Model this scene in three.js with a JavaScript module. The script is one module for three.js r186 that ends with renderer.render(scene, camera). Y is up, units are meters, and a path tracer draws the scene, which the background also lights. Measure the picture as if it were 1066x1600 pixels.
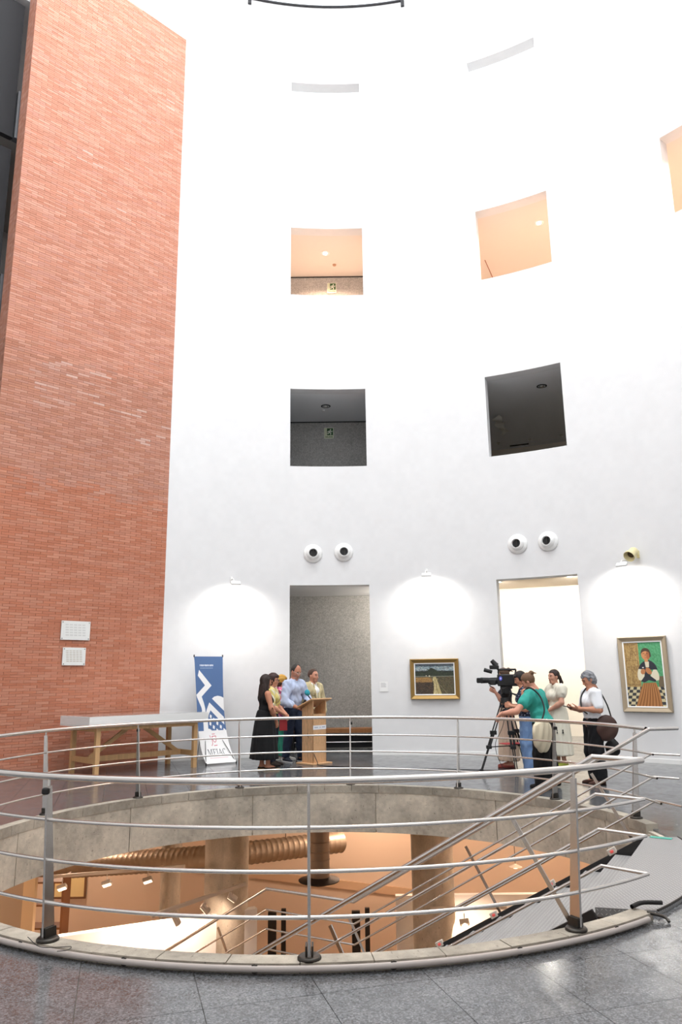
import * as THREE from 'three';
import { mergeGeometries, mergeVertices } from 'three/addons/utils/BufferGeometryUtils.js';
import { RoundedBoxGeometry } from 'three/addons/geometries/RoundedBoxGeometry.js';
import { RectAreaLightUniformsLib } from 'three/addons/lights/RectAreaLightUniformsLib.js';

// ---------- camera, sky, large lights, exposure ----------
const scene = new THREE.Scene();
const renderer = new THREE.WebGLRenderer({ antialias: true });
renderer.toneMapping = THREE.LinearToneMapping;
renderer.toneMappingExposure = 1.0;
renderer.shadowMap.enabled = true;
RectAreaLightUniformsLib.init();

const camera = new THREE.PerspectiveCamera(69.02, 1066 / 1600, 0.05, 200);
camera.position.set(0.157, 1.55, 7.576);
camera.rotation.order = 'YXZ';
camera.rotation.set(THREE.MathUtils.degToRad(12.59), 0, THREE.MathUtils.degToRad(-0.70));

scene.background = new THREE.Color().setRGB(1.75, 1.85, 1.95);

const skylightLamp = new THREE.RectAreaLight(new THREE.Color().setRGB(0.97, 0.99, 1.0), 6.2, 11.8, 11.8);
skylightLamp.position.set(0.2, 20.35, 0.1);
skylightLamp.lookAt(0.2, 0, 0.1);
scene.add(skylightLamp);

// ---------- helpers ----------
const PI = Math.PI, rad = (d) => d * PI / 180;
let seed = 1234567;
const rnd = () => { seed = (seed * 1664525 + 1013904223) >>> 0; return seed / 4294967296; };
const taken = {};
function numbered(n) { const k = taken[n] = (taken[n] ?? -1) + 1; return k ? `${n}_${String(k).padStart(3, '0')}` : n; }
const V3 = (x, y, z) => new THREE.Vector3(x, y, z);
function lit(o) { o.traverse((c) => { if (c.isMesh) { c.castShadow = true; c.receiveShadow = true; } }); return o; }
function tag(o, label, category, group) { o.userData.label = label; o.userData.category = category; if (group) o.userData.group = group; return o; }
function thing(name, label, category, pos = [0, 0, 0], turn = 0, group) {
  const o = new THREE.Group(); o.name = numbered(name); o.position.set(...pos); o.rotation.y = turn; scene.add(o);
  return tag(o, label, category, group);
}
function part(name, geo, mat, parent) {
  const m = new THREE.Mesh(Array.isArray(geo) ? merge(geo) : geo, mat); m.name = name; m.castShadow = m.receiveShadow = true; parent.add(m); return m;
}
function struct(name, geo, mat) {
  const m = geo ? new THREE.Mesh(Array.isArray(geo) ? merge(geo) : geo, mat) : new THREE.Group();
  m.name = name; m.userData.kind = 'structure'; m.castShadow = m.receiveShadow = true; scene.add(m); return m;
}
function merge(list) {
  return mergeGeometries(list.map((g) => {
    const q = g.index ? g.toNonIndexed() : g.clone();
    for (const k of Object.keys(q.attributes)) if (!['position', 'normal', 'uv'].includes(k)) q.deleteAttribute(k);
    if (!q.attributes.uv) q.setAttribute('uv', new THREE.BufferAttribute(new Float32Array(q.attributes.position.count * 2), 2));
    if (!q.attributes.normal) q.computeVertexNormals();
    return q;
  }));
}
// uv in metres by the main direction of each face
function boxUV(g, s = 1) {
  const q = g.index ? g.toNonIndexed() : g; q.computeVertexNormals();
  const p = q.attributes.position, n = q.attributes.normal, uv = new Float32Array(p.count * 2);
  for (let i = 0; i < p.count; i++) {
    const ax = Math.abs(n.getX(i)), ay = Math.abs(n.getY(i)), az = Math.abs(n.getZ(i));
    const [u, v] = ay > ax && ay > az ? [p.getX(i), p.getZ(i)] : ax > az ? [p.getZ(i), p.getY(i)] : [p.getX(i), p.getY(i)];
    uv[2 * i] = u * s; uv[2 * i + 1] = v * s;
  }
  q.setAttribute('uv', new THREE.BufferAttribute(uv, 2)); return q;
}
const box = (w, h, d, x = 0, y = 0, z = 0, ry = 0) => { const g = new THREE.BoxGeometry(w, h, d); if (ry) g.rotateY(ry); return g.translate(x, y, z); };
const rbox = (w, h, d, x = 0, y = 0, z = 0, r = 0.01, ry = 0) => { const g = new RoundedBoxGeometry(w, h, d, 2, Math.min(r, w / 2.01, h / 2.01, d / 2.01)); if (ry) g.rotateY(ry); return g.translate(x, y, z); };
const cyl = (r0, r1, h, x = 0, y = 0, z = 0, n = 20) => new THREE.CylinderGeometry(r1, r0, h, n).translate(x, y, z);
function bar(a, b, r, n = 10, r2 = r) { // round bar between two points
  const A = V3(...a), B = V3(...b), L = A.distanceTo(B), g = new THREE.CylinderGeometry(r2, r, L, n);
  g.applyQuaternion(new THREE.Quaternion().setFromUnitVectors(V3(0, 1, 0), B.clone().sub(A).normalize()));
  return g.translate((A.x + B.x) / 2, (A.y + B.y) / 2, (A.z + B.z) / 2);
}
function flatBar(a, b, w, t, side) { // rectangular bar from a to b; w along `side`, t across
  const A = V3(...a), B = V3(...b), L = A.distanceTo(B), y = B.clone().sub(A).normalize(), s = V3(...side); s.addScaledVector(y, -s.dot(y)).normalize();
  const z = new THREE.Vector3().crossVectors(s, y);
  return new THREE.BoxGeometry(w, L, t).applyMatrix4(new THREE.Matrix4().makeBasis(s, y, z)).translate((A.x + B.x) / 2, (A.y + B.y) / 2, (A.z + B.z) / 2);
}
function tube(pts, r, seg = 40, n = 8, closed = false, tension = 0.5) { return new THREE.TubeGeometry(new THREE.CatmullRomCurve3(pts.map((p) => V3(...p)), closed, 'catmullrom', tension), seg, r, n, closed); }
function polyTube(pts, r, n = 8) { // straight pieces with ball joints
  const out = []; for (let i = 0; i + 1 < pts.length; i++) { out.push(bar(pts[i], pts[i + 1], r, n)); if (i) out.push(new THREE.SphereGeometry(r, n, 6).translate(...pts[i])); } return merge(out);
}
function prism(poly, y0, y1) { // convex polygon of [x,z] (any winding) with top, bottom and sides; uv in metres
  let a = 0; for (let i = 0; i < poly.length; i++) { const p = poly[i], q = poly[(i + 1) % poly.length]; a += p[0] * q[1] - q[0] * p[1]; }
  if (a > 0) poly = poly.slice().reverse();
  const P = [], N = [], U = [];
  const tri = (A, B, C, n, ua, ub, uc) => { P.push(...A, ...B, ...C); for (let i = 0; i < 3; i++) N.push(...n); U.push(...ua, ...ub, ...uc); };
  for (let i = 1; i + 1 < poly.length; i++) {
    const [a0, b0, c0] = [poly[0], poly[i], poly[i + 1]];
    tri([a0[0], y1, a0[1]], [b0[0], y1, b0[1]], [c0[0], y1, c0[1]], [0, 1, 0], a0, b0, c0);
    tri([a0[0], y0, a0[1]], [c0[0], y0, c0[1]], [b0[0], y0, b0[1]], [0, -1, 0], a0, c0, b0);
  }
  for (let i = 0; i < poly.length; i++) {
    const p = poly[i], q = poly[(i + 1) % poly.length], L = Math.hypot(q[0] - p[0], q[1] - p[1]) || 1e-6, n = [-(q[1] - p[1]) / L, 0, (q[0] - p[0]) / L];
    tri([p[0], y0, p[1]], [q[0], y0, q[1]], [q[0], y1, q[1]], n, [0, y0], [L, y0], [L, y1]);
    tri([p[0], y0, p[1]], [q[0], y1, q[1]], [p[0], y1, p[1]], n, [0, y0], [L, y1], [0, y1]);
  }
  const g = new THREE.BufferGeometry();
  g.setAttribute('position', new THREE.Float32BufferAttribute(P, 3)); g.setAttribute('normal', new THREE.Float32BufferAttribute(N, 3)); g.setAttribute('uv', new THREE.Float32BufferAttribute(U, 2));
  return g;
}
function clipPoly(poly, nx, nz, c) { // keep the side nx*x+nz*z >= c
  const out = [];
  for (let i = 0; i < poly.length; i++) {
    const p = poly[i], q = poly[(i + 1) % poly.length], dp = nx * p[0] + nz * p[1] - c, dq = nx * q[0] + nz * q[1] - c;
    if (dp >= 0) out.push(p);
    if ((dp >= 0) !== (dq >= 0)) { const t = dp / (dp - dq); out.push([p[0] + t * (q[0] - p[0]), p[1] + t * (q[1] - p[1])]); }
  }
  return out;
}
// curved block between two radii, two angles (degrees from -z towards +x) and two heights
function arcBlock(cx, cz, r0, r1, a0, a1, y0, y1, step = 2.5) {
  const n = Math.max(1, Math.ceil(Math.abs(a1 - a0) / step)), P = [], N = [], U = [];
  const pt = (r, a, y) => [cx + r * Math.sin(a), y, cz - r * Math.cos(a)];
  const quad = (A, B, C, D, nA, nB, nC, nD, uA, uB, uC, uD) => { P.push(...A, ...B, ...C, ...A, ...C, ...D); N.push(...nA, ...nB, ...nC, ...nA, ...nC, ...nD); U.push(...uA, ...uB, ...uC, ...uA, ...uC, ...uD); };
  for (let i = 0; i < n; i++) {
    const a = rad(a0 + (a1 - a0) * i / n), b = rad(a0 + (a1 - a0) * (i + 1) / n), na = [Math.sin(a), 0, -Math.cos(a)], nb = [Math.sin(b), 0, -Math.cos(b)], neg = (v) => v.map((x) => -x);
    quad(pt(r0, a, y0), pt(r0, b, y0), pt(r0, b, y1), pt(r0, a, y1), neg(na), neg(nb), neg(nb), neg(na), [r0 * a, y0], [r0 * b, y0], [r0 * b, y1], [r0 * a, y1]);
    quad(pt(r1, b, y0), pt(r1, a, y0), pt(r1, a, y1), pt(r1, b, y1), nb, na, na, nb, [r1 * b, y0], [r1 * a, y0], [r1 * a, y1], [r1 * b, y1]);
    const up = [0, 1, 0], dn = [0, -1, 0], xz = (r, t) => [r1 * t, r];
    quad(pt(r0, a, y1), pt(r0, b, y1), pt(r1, b, y1), pt(r1, a, y1), up, up, up, up, xz(r0, a), xz(r0, b), xz(r1, b), xz(r1, a));
    quad(pt(r1, a, y0), pt(r1, b, y0), pt(r0, b, y0), pt(r0, a, y0), dn, dn, dn, dn, xz(r1, a), xz(r1, b), xz(r0, b), xz(r0, a));
  }
  if (Math.abs(a1 - a0) < 359.9) for (const [t, s] of [[rad(a0), -1], [rad(a1), 1]]) {
    const nn = [s * Math.cos(t), 0, s * Math.sin(t)], q = [pt(r0, t, y0), pt(r1, t, y0), pt(r1, t, y1), pt(r0, t, y1)], u = [[r0, y0], [r1, y0], [r1, y1], [r0, y1]];
    if (s < 0) { q.reverse(); u.reverse(); }
    quad(...q, nn, nn, nn, nn, ...u);
  }
  const g = new THREE.BufferGeometry();
  g.setAttribute('position', new THREE.Float32BufferAttribute(P, 3)); g.setAttribute('normal', new THREE.Float32BufferAttribute(N, 3)); g.setAttribute('uv', new THREE.Float32BufferAttribute(U, 2));
  return g;
}
// ---------- textures ----------
function dataTex(w, h, fn, srgb = true) {
  const d = new Uint8Array(w * h * 4);
  for (let y = 0; y < h; y++) for (let x = 0; x < w; x++) { const c = fn(x, y), i = (y * w + x) * 4; d[i] = Math.max(0, Math.min(255, c[0])); d[i + 1] = Math.max(0, Math.min(255, c[1])); d[i + 2] = Math.max(0, Math.min(255, c[2])); d[i + 3] = 255; }
  const t = new THREE.DataTexture(d, w, h, THREE.RGBAFormat); t.wrapS = t.wrapT = THREE.RepeatWrapping; t.magFilter = THREE.LinearFilter; t.minFilter = THREE.LinearMipmapLinearFilter; t.generateMipmaps = true;
  if (srgb) t.colorSpace = THREE.SRGBColorSpace; t.needsUpdate = true; return t;
}
function tileNoise(n, s0) { // periodic value noise with n cells
  let s = s0; const r = () => { s = (s * 1664525 + 1013904223) >>> 0; return s / 4294967296; };
  const g = Float32Array.from({ length: n * n }, r), sm = (t) => t * t * (3 - 2 * t);
  return (u, v) => { // u,v in 0..1
    const x = u * n, y = v * n, i = Math.floor(x), j = Math.floor(y), a = sm(x - i), b = sm(y - j), q = (p, k) => g[((k % n + n) % n) * n + ((p % n + n) % n)];
    return (q(i, j) * (1 - a) + q(i + 1, j) * a) * (1 - b) + (q(i, j + 1) * (1 - a) + q(i + 1, j + 1) * a) * b;
  };
}
function canvasTex(w, h, draw) {
  const c = document.createElement('canvas'); c.width = w; c.height = h; draw(c.getContext('2d'), w, h);
  const t = new THREE.CanvasTexture(c); t.colorSpace = THREE.SRGBColorSpace; t.magFilter = THREE.LinearFilter; return t;
}
const repeat = (t, x, y) => { const c = t.clone(); c.repeat.set(x, y); c.needsUpdate = true; return c; };
const std = (o) => new THREE.MeshStandardMaterial(o);
const phys = (o) => new THREE.MeshPhysicalMaterial(o);

const n8 = tileNoise(8, 11), n24 = tileNoise(24, 22), n64 = tileNoise(64, 33), n4 = tileNoise(4, 44), n128 = tileNoise(128, 55);
const graniteTex = dataTex(512, 512, (x, y) => {
  const u = x / 512, v = y / 512, f = rnd(), k = n128(u, v) * 0.5 + f * 0.5;
  let g = 97 + 8 * (n8(u, v) - 0.5) + 12 * (n24(u, v) - 0.5) + 40 * (k - 0.5) + 46 * (n128(v, u) - 0.5); if (f > 0.95) g += 36; if (f < 0.07) g -= 24;
  return [g * 0.985, g, g * 1.025];
});
const graniteRough = dataTex(256, 256, (x, y) => { const u = x / 256, v = y / 256, g = 44 + 18 * (n8(u, v) - 0.5) + 22 * (n24(u, v) - 0.5) + 8 * (rnd() - 0.5); return [g, g, g]; }, false);
const concreteTex = dataTex(512, 512, (x, y) => {
  const u = x / 512, v = y / 512; let g = 1 + 0.16 * (n4(u, v) - 0.5) + 0.16 * (n8(u, v) - 0.5) + 0.1 * (n24(u, v) - 0.5) + 0.1 * (n64(u, v) - 0.5) + 0.07 * (rnd() - 0.5);
  if (n128(u, v) > 0.93) g *= 0.78;
  return [190 * g, 182 * g, 167 * g];
});
const concreteBump = dataTex(256, 256, (x, y) => { const u = x / 256, v = y / 256, g = 128 + 50 * (n24(u, v) - 0.5) + 40 * (n64(u, v) - 0.5) - (n128(u, v) > 0.9 ? 70 : 0); return [g, g, g]; }, false);
const roughcastTex = dataTex(512, 512, (x, y) => { const u = x / 512, v = y / 512, g = 184 + 10 * (n4(u, v) - 0.5) + 8 * (n24(u, v) - 0.5) + 36 * (n128(u, v) - 0.5) + 40 * (rnd() - 0.5); return [g, g * 0.995, g * 0.98]; });
const woodTex = dataTex(256, 256, (x, y) => { const u = x / 256, v = y / 256, s = n64(u, v * 0.12), g = 0.92 + 0.16 * (s - 0.5) + 0.1 * (n8(u * 2, v * 0.2) - 0.5) + 0.03 * (rnd() - 0.5); return [238 * g, 206 * g, 170 * g]; });
const plasterTex = dataTex(512, 512, (x, y) => { const u = x / 512, v = y / 512, g = 228 + 3 * (n8(u, v) - 0.5) + 3 * (n24(u, v) - 0.5) + 2.5 * (rnd() - 0.5); return [g, g, g * 1.002]; });
const brickTex = dataTex(256, 128, (x, y) => { const u = x / 256, v = y / 128, g = 236 + 26 * (n24(u, v) - 0.5) + 24 * (n64(u, v) - 0.5) + 20 * (rnd() - 0.5); return [g, g, g]; });
const checkerBump = dataTex(128, 128, (x, y) => { // raised lozenges of tread plate, 4 by 4 in one tile
  const s = 32, cx = Math.floor(x / s), cy = Math.floor(y / s), px = (x % s) - s / 2 + 0.5, py = (y % s) - s / 2 + 0.5, d = (cx + cy) % 2 ? (px + py) : (px - py), e = (cx + cy) % 2 ? (px - py) : (px + py), q = (d / 15) ** 2 + (e / 5) ** 2, g = q < 1 ? 255 * Math.min(1, (1 - q) * 2.2) : 0; return [g, g, g];
}, false);
const checkerCol = dataTex(128, 128, (x, y) => { const s = 32, cx = Math.floor(x / s), cy = Math.floor(y / s), px = (x % s) - s / 2 + 0.5, py = (y % s) - s / 2 + 0.5, d = (cx + cy) % 2 ? (px + py) : (px - py), e = (cx + cy) % 2 ? (px - py) : (px + py), q = (d / 15) ** 2 + (e / 5) ** 2, g = (q < 1 ? 196 : 136) + 14 * (rnd() - 0.5); return [g, g * 1.005, g * 1.005]; });

const MAT = {
  white: std({ map: repeat(plasterTex, 0.4, 0.4), roughness: 0.85 }),
  whitePaint: std({ color: 0xf0f0ee, roughness: 0.5 }),
  granite: phys({ map: repeat(graniteTex, 1.0, 1.0), roughnessMap: repeat(graniteRough, 0.9, 0.9), roughness: 1.0, ior: 1.65 }),
  joint: std({ color: 0x4b4d50, roughness: 0.9 }),
  concrete: std({ map: repeat(concreteTex, 0.45, 0.45), bumpMap: repeat(concreteBump, 1, 1), bumpScale: 0.004, roughness: 0.88 }),
  kerb: std({ color: 0xd9d9d9, map: repeat(concreteTex, 0.45, 0.45), bumpMap: repeat(concreteBump, 1, 1), bumpScale: 0.004, roughness: 0.88 }),
  roughcast: std({ map: repeat(roughcastTex, 0.45, 0.45), bumpMap: repeat(concreteBump, 2.5, 2.5), bumpScale: 0.004, roughness: 0.95 }),
  steel: phys({ color: 0xd8d5d1, metalness: 1, roughness: 0.24 }),
  steelDark: phys({ color: 0x4a4743, metalness: 0.9, roughness: 0.45 }),
  tread: std({ map: repeat(checkerCol, 9, 9), bumpMap: repeat(checkerBump, 9, 9), bumpScale: 0.003, metalness: 0.0, roughness: 0.5 }),
  stringer: std({ color: 0x2a2929, roughness: 0.55, metalness: 0.2 }),
  wood: std({ map: repeat(woodTex, 2, 2), roughness: 0.5 }),
  black: std({ color: 0x151516, roughness: 0.55 }),
  darkGrey: std({ color: 0x2c2c2f, roughness: 0.7 }),
  rubber: std({ color: 0x222222, roughness: 0.8 }),
  glass: phys({ color: 0xffffff, roughness: 0.02, transmission: 1, thickness: 0, ior: 1.5 }),
  mortar: std({ color: 0xb98570, roughness: 0.95 }),
  beige: std({ color: 0xd9c0a4, roughness: 0.8 }),
  redLamp: std({ color: 0xc0605c, emissive: 0xff4a40, emissiveIntensity: 0.35, roughness: 0.4 }),
};
// ================= the building =================
const DX = 0.204, DZ = 0.07, R = 8.568, TH = 0.3;            // drum: centre, inner radius, wall thickness
const VX = -0.1, VZ = -0.37, RV = 3.36, RK = 3.49;           // round opening in the floor: centre, edge, outer edge of kerb
const onDrum = (deg, y, r = R) => [DX + r * Math.sin(rad(deg)), y, DZ - r * Math.cos(rad(deg))];
const onVoid = (deg, y, r) => [VX + r * Math.sin(rad(deg)), y, VZ - r * Math.cos(rad(deg))];

// drum wall with its openings
const ROW = { d: [0, 3.52], 1: [6.187, 8.025], 2: [10.385, 12.155], 3: [14.516, 16.265] };
const COLS = [[-7.85, 3.64], [21.73, 32.73], [49.29, 60.4], [77.0, 88.1]];
const OPEN = [];
for (const [a, b] of COLS) for (const k of ['d', 1, 2, 3]) OPEN.push([a, b, ...ROW[k]]);
OPEN.push([-15.1, 11.45, 18.62, 19.9]);                        // clerestory
function shell(r0, r1, a0, a1, h0, h1, opens) {
  const A = new Set([a0, a1]), H = new Set([h0, h1]);
  for (const [p, q, u, v] of opens) { A.add(p); A.add(q); H.add(u); H.add(v); }
  let as = [...A].sort((x, y) => x - y); const fine = [];
  for (let i = 0; i + 1 < as.length; i++) { const n = Math.ceil((as[i + 1] - as[i]) / 1.5); for (let k = 0; k < n; k++) fine.push(as[i] + (as[i + 1] - as[i]) * k / n); }
  fine.push(as[as.length - 1]); as = fine; const hs = [...H].filter((h) => h >= h0 && h <= h1).sort((x, y) => x - y);
  const hole = (i, j) => { if (i < 0 || j < 0 || i >= as.length - 1 || j >= hs.length - 1) return true; const a = (as[i] + as[i + 1]) / 2, h = (hs[j] + hs[j + 1]) / 2; return opens.some(([p, q, u, v]) => a > p && a < q && h > u && h < v); };
  const P = [], N = [], U = [];
  const pt = (r, a, y) => { const t = rad(a); return [DX + r * Math.sin(t), y, DZ - r * Math.cos(t)]; };
  const quad = (q, n, u) => { for (const k of [0, 1, 2, 0, 2, 3]) { P.push(...q[k]); N.push(...n[k]); U.push(...u[k]); } };
  for (let i = 0; i + 1 < as.length; i++) for (let j = 0; j + 1 < hs.length; j++) {
    if (hole(i, j)) continue;
    const a = as[i], b = as[i + 1], y = hs[j], z = hs[j + 1], ra = rad(a), rb = rad(b), na = [-Math.sin(ra), 0, Math.cos(ra)], nb = [-Math.sin(rb), 0, Math.cos(rb)], o = (n) => n.map((x) => -x);
    quad([pt(r0, a, y), pt(r0, b, y), pt(r0, b, z), pt(r0, a, z)], [na, nb, nb, na], [[r0 * ra, y], [r0 * rb, y], [r0 * rb, z], [r0 * ra, z]]);
    quad([pt(r1, b, y), pt(r1, a, y), pt(r1, a, z), pt(r1, b, z)], [o(nb), o(na), o(na), o(nb)], [[r1 * rb, y], [r1 * ra, y], [r1 * ra, z], [r1 * rb, z]]);
    const flat = (n) => [n, n, n, n];
    if (hole(i - 1, j)) { const n = [-Math.cos(ra), 0, -Math.sin(ra)]; quad([pt(r1, a, y), pt(r0, a, y), pt(r0, a, z), pt(r1, a, z)], flat(n), [[0, y], [0.3, y], [0.3, z], [0, z]]); }
    if (hole(i + 1, j)) { const n = [Math.cos(rb), 0, Math.sin(rb)]; quad([pt(r0, b, y), pt(r1, b, y), pt(r1, b, z), pt(r0, b, z)], flat(n), [[0, y], [0.3, y], [0.3, z], [0, z]]); }
    if (hole(i, j - 1)) quad([pt(r0, b, y), pt(r0, a, y), pt(r1, a, y), pt(r1, b, y)], flat([0, -1, 0]), [[r0 * rb, 0], [r0 * ra, 0], [r0 * ra, 0.3], [r0 * rb, 0.3]]);
    if (hole(i, j + 1)) quad([pt(r0, a, z), pt(r0, b, z), pt(r1, b, z), pt(r1, a, z)], flat([0, 1, 0]), [[r0 * ra, 0], [r0 * rb, 0], [r0 * rb, 0.3], [r0 * ra, 0.3]]);
  }
  const g = new THREE.BufferGeometry();
  g.setAttribute('position', new THREE.Float32BufferAttribute(P, 3)); g.setAttribute('normal', new THREE.Float32BufferAttribute(N, 3)); g.setAttribute('uv', new THREE.Float32BufferAttribute(U, 2));
  return g;
}
struct('wall_back_upper', shell(R, R + TH, -49, -25.6, 16.84, 20.6, []), MAT.white);
const drum = struct('wall_back', shell(R, R + TH, -25.6, 283, 0, 20.6, OPEN), MAT.white);
drum.userData.label = 'tall white curved wall of the drum with rows of square openings';

// skirting along the drum between the doorways
const skirting = [];
for (const [a, b] of [[-25.4, -7.85], [3.64, 21.73], [32.73, 49.29], [60.4, 77], [88.1, 283]]) skirting.push(arcBlock(DX, DZ, R - 0.012, R + 0.01, a, b, 0, 0.075, 2));
struct('baseboard_back', skirting, MAT.whitePaint);

// roof with a square skylight opening
{
  const g = [], s = 6.1, y0 = 20.6, y1 = 20.9, o = 9.6;
  for (const [x0, x1, z0, z1] of [[-o, o, -o, -s], [-o, o, s, o], [-o, -s, -s, s], [s, o, -s, s]]) g.push(box(x1 - x0, y1 - y0, z1 - z0, DX + (x0 + x1) / 2, (y0 + y1) / 2, DZ + (z0 + z1) / 2));
  struct('ceiling', g, MAT.white);
  const w = struct('window_1'); w.userData.label = 'glazed skylight over the drum';
  for (let i = 0; i < 4; i++) for (let j = 0; j < 4; j++) { const c = 2 * s / 4; part('pane', box(c - 0.08, 0.012, c - 0.08, DX - s + c * (i + 0.5), 20.75, DZ - s + c * (j + 0.5)), MAT.glass, w); }
  for (let i = 0; i <= 4; i++) { const c = -s + 2 * s * i / 4; part('glazing_bar', [box(0.07, 0.12, 2 * s, DX + c, 20.74, DZ), box(2 * s, 0.12, 0.07, DX, 20.74, DZ + c)], MAT.darkGrey, w); }
}
// clerestory window with a dark curved sill frame
{
  const w = struct('window_2'); w.userData.label = 'wide clerestory window with a dark frame high in the drum wall';
  part('sill_frame', arcBlock(DX, DZ, R - 0.05, R + 0.08, -15.1, 11.45, 18.585, 18.62, 1.2), MAT.darkGrey, w);
  part('head_frame', arcBlock(DX, DZ, R - 0.03, R + 0.08, -15.1, 11.45, 19.86, 19.92, 1.2), MAT.darkGrey, w);
  for (const a of [-15.1, 11.45]) part('jamb_frame', arcBlock(DX, DZ, R - 0.05, R + 0.08, a - 0.28, a + 0.28, 18.42, 19.92, 1), MAT.darkGrey, w);
  part('pane', arcBlock(DX, DZ, R + 0.02, R + 0.03, -14.9, 11.2, 18.65, 19.85, 1.2), MAT.glass, w);
}

// rooms behind the drum wall: ceilings level with the heads of the openings
const ROOMC = { A: std({ color: 0xf1f2f4, roughness: 0.9 }), up: std({ color: 0xe6ded6, roughness: 0.9 }), gallery: std({ color: 0xece2d4, roughness: 0.9 }), beigeCeil: std({ color: 0xcfc2b0, roughness: 0.9 }) };
const R1 = R + TH, SPLIT = 12.6;
for (const [n, k, next] of [['ceiling_1', 'd', 4.05], ['ceiling_2', 1, 8.16], ['ceiling_3', 2, 12.3]]) {
  const y = ROW[k][1];
  if (k === 'd') { struct(n, arcBlock(DX, DZ, R1, R + 2.7, -27, SPLIT, y, next, 3), ROOMC.A); struct('ceiling_4', arcBlock(DX, DZ, R1, R + 8.5, SPLIT + 1, 118, 3.95, 4.1, 3), ROOMC.beigeCeil); }
  else struct(n, arcBlock(DX, DZ, R1, R + 8.5, -27, 118, y, next, 3), k === 2 ? ROOMC.up : ROOMC.A);
}
{
  const wn = struct('wall_north'); wn.userData.label = 'grey roughcast concrete wall behind the left column of openings';
  part('backing', box(9.5, 12.3, 0.28, -1.3, 6.15, DZ - R - 2.215 - 0.14), std({ color: 0x7c7b78, roughness: 0.95 }), wn);
  for (let i = 0; i < 7; i++) for (let j = 0; j < 11; j++) { const w = 1.22, h = 12.3 / 11, x = -5.65 + w * (i + 0.5), y = h * (j + 0.5); part('concrete_panel', boxUV(box(w - 0.003, h - 0.003, 0.02, x, y, DZ - R - 2.21)), MAT.roughcast, wn); }
}          // behind the left column of openings
struct('wall_east', arcBlock(DX, DZ, R + 5.6, R + 5.9, SPLIT, 118, 0, 12.3, 3), ROOMC.gallery);
struct('wall_between', arcBlock(DX, DZ, R1, R + 5.9, SPLIT, SPLIT + 1, 0, 12.3, 1), MAT.white);
struct('wall_end', [arcBlock(DX, DZ, R1, R + 6, 117, 118, 0, 12.3, 1), arcBlock(DX, DZ, R1, R + 2.8, -27, -26, 0, 12.3, 1)], MAT.white);
// dark joint where the rough wall meets the ceilings
struct('trim_1', [box(9, 0.02, 0.03, -1.3, 8.01, DZ - R - 2.19), box(9, 0.02, 0.03, -1.3, 12.14, DZ - R - 2.19)], MAT.darkGrey);

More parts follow.
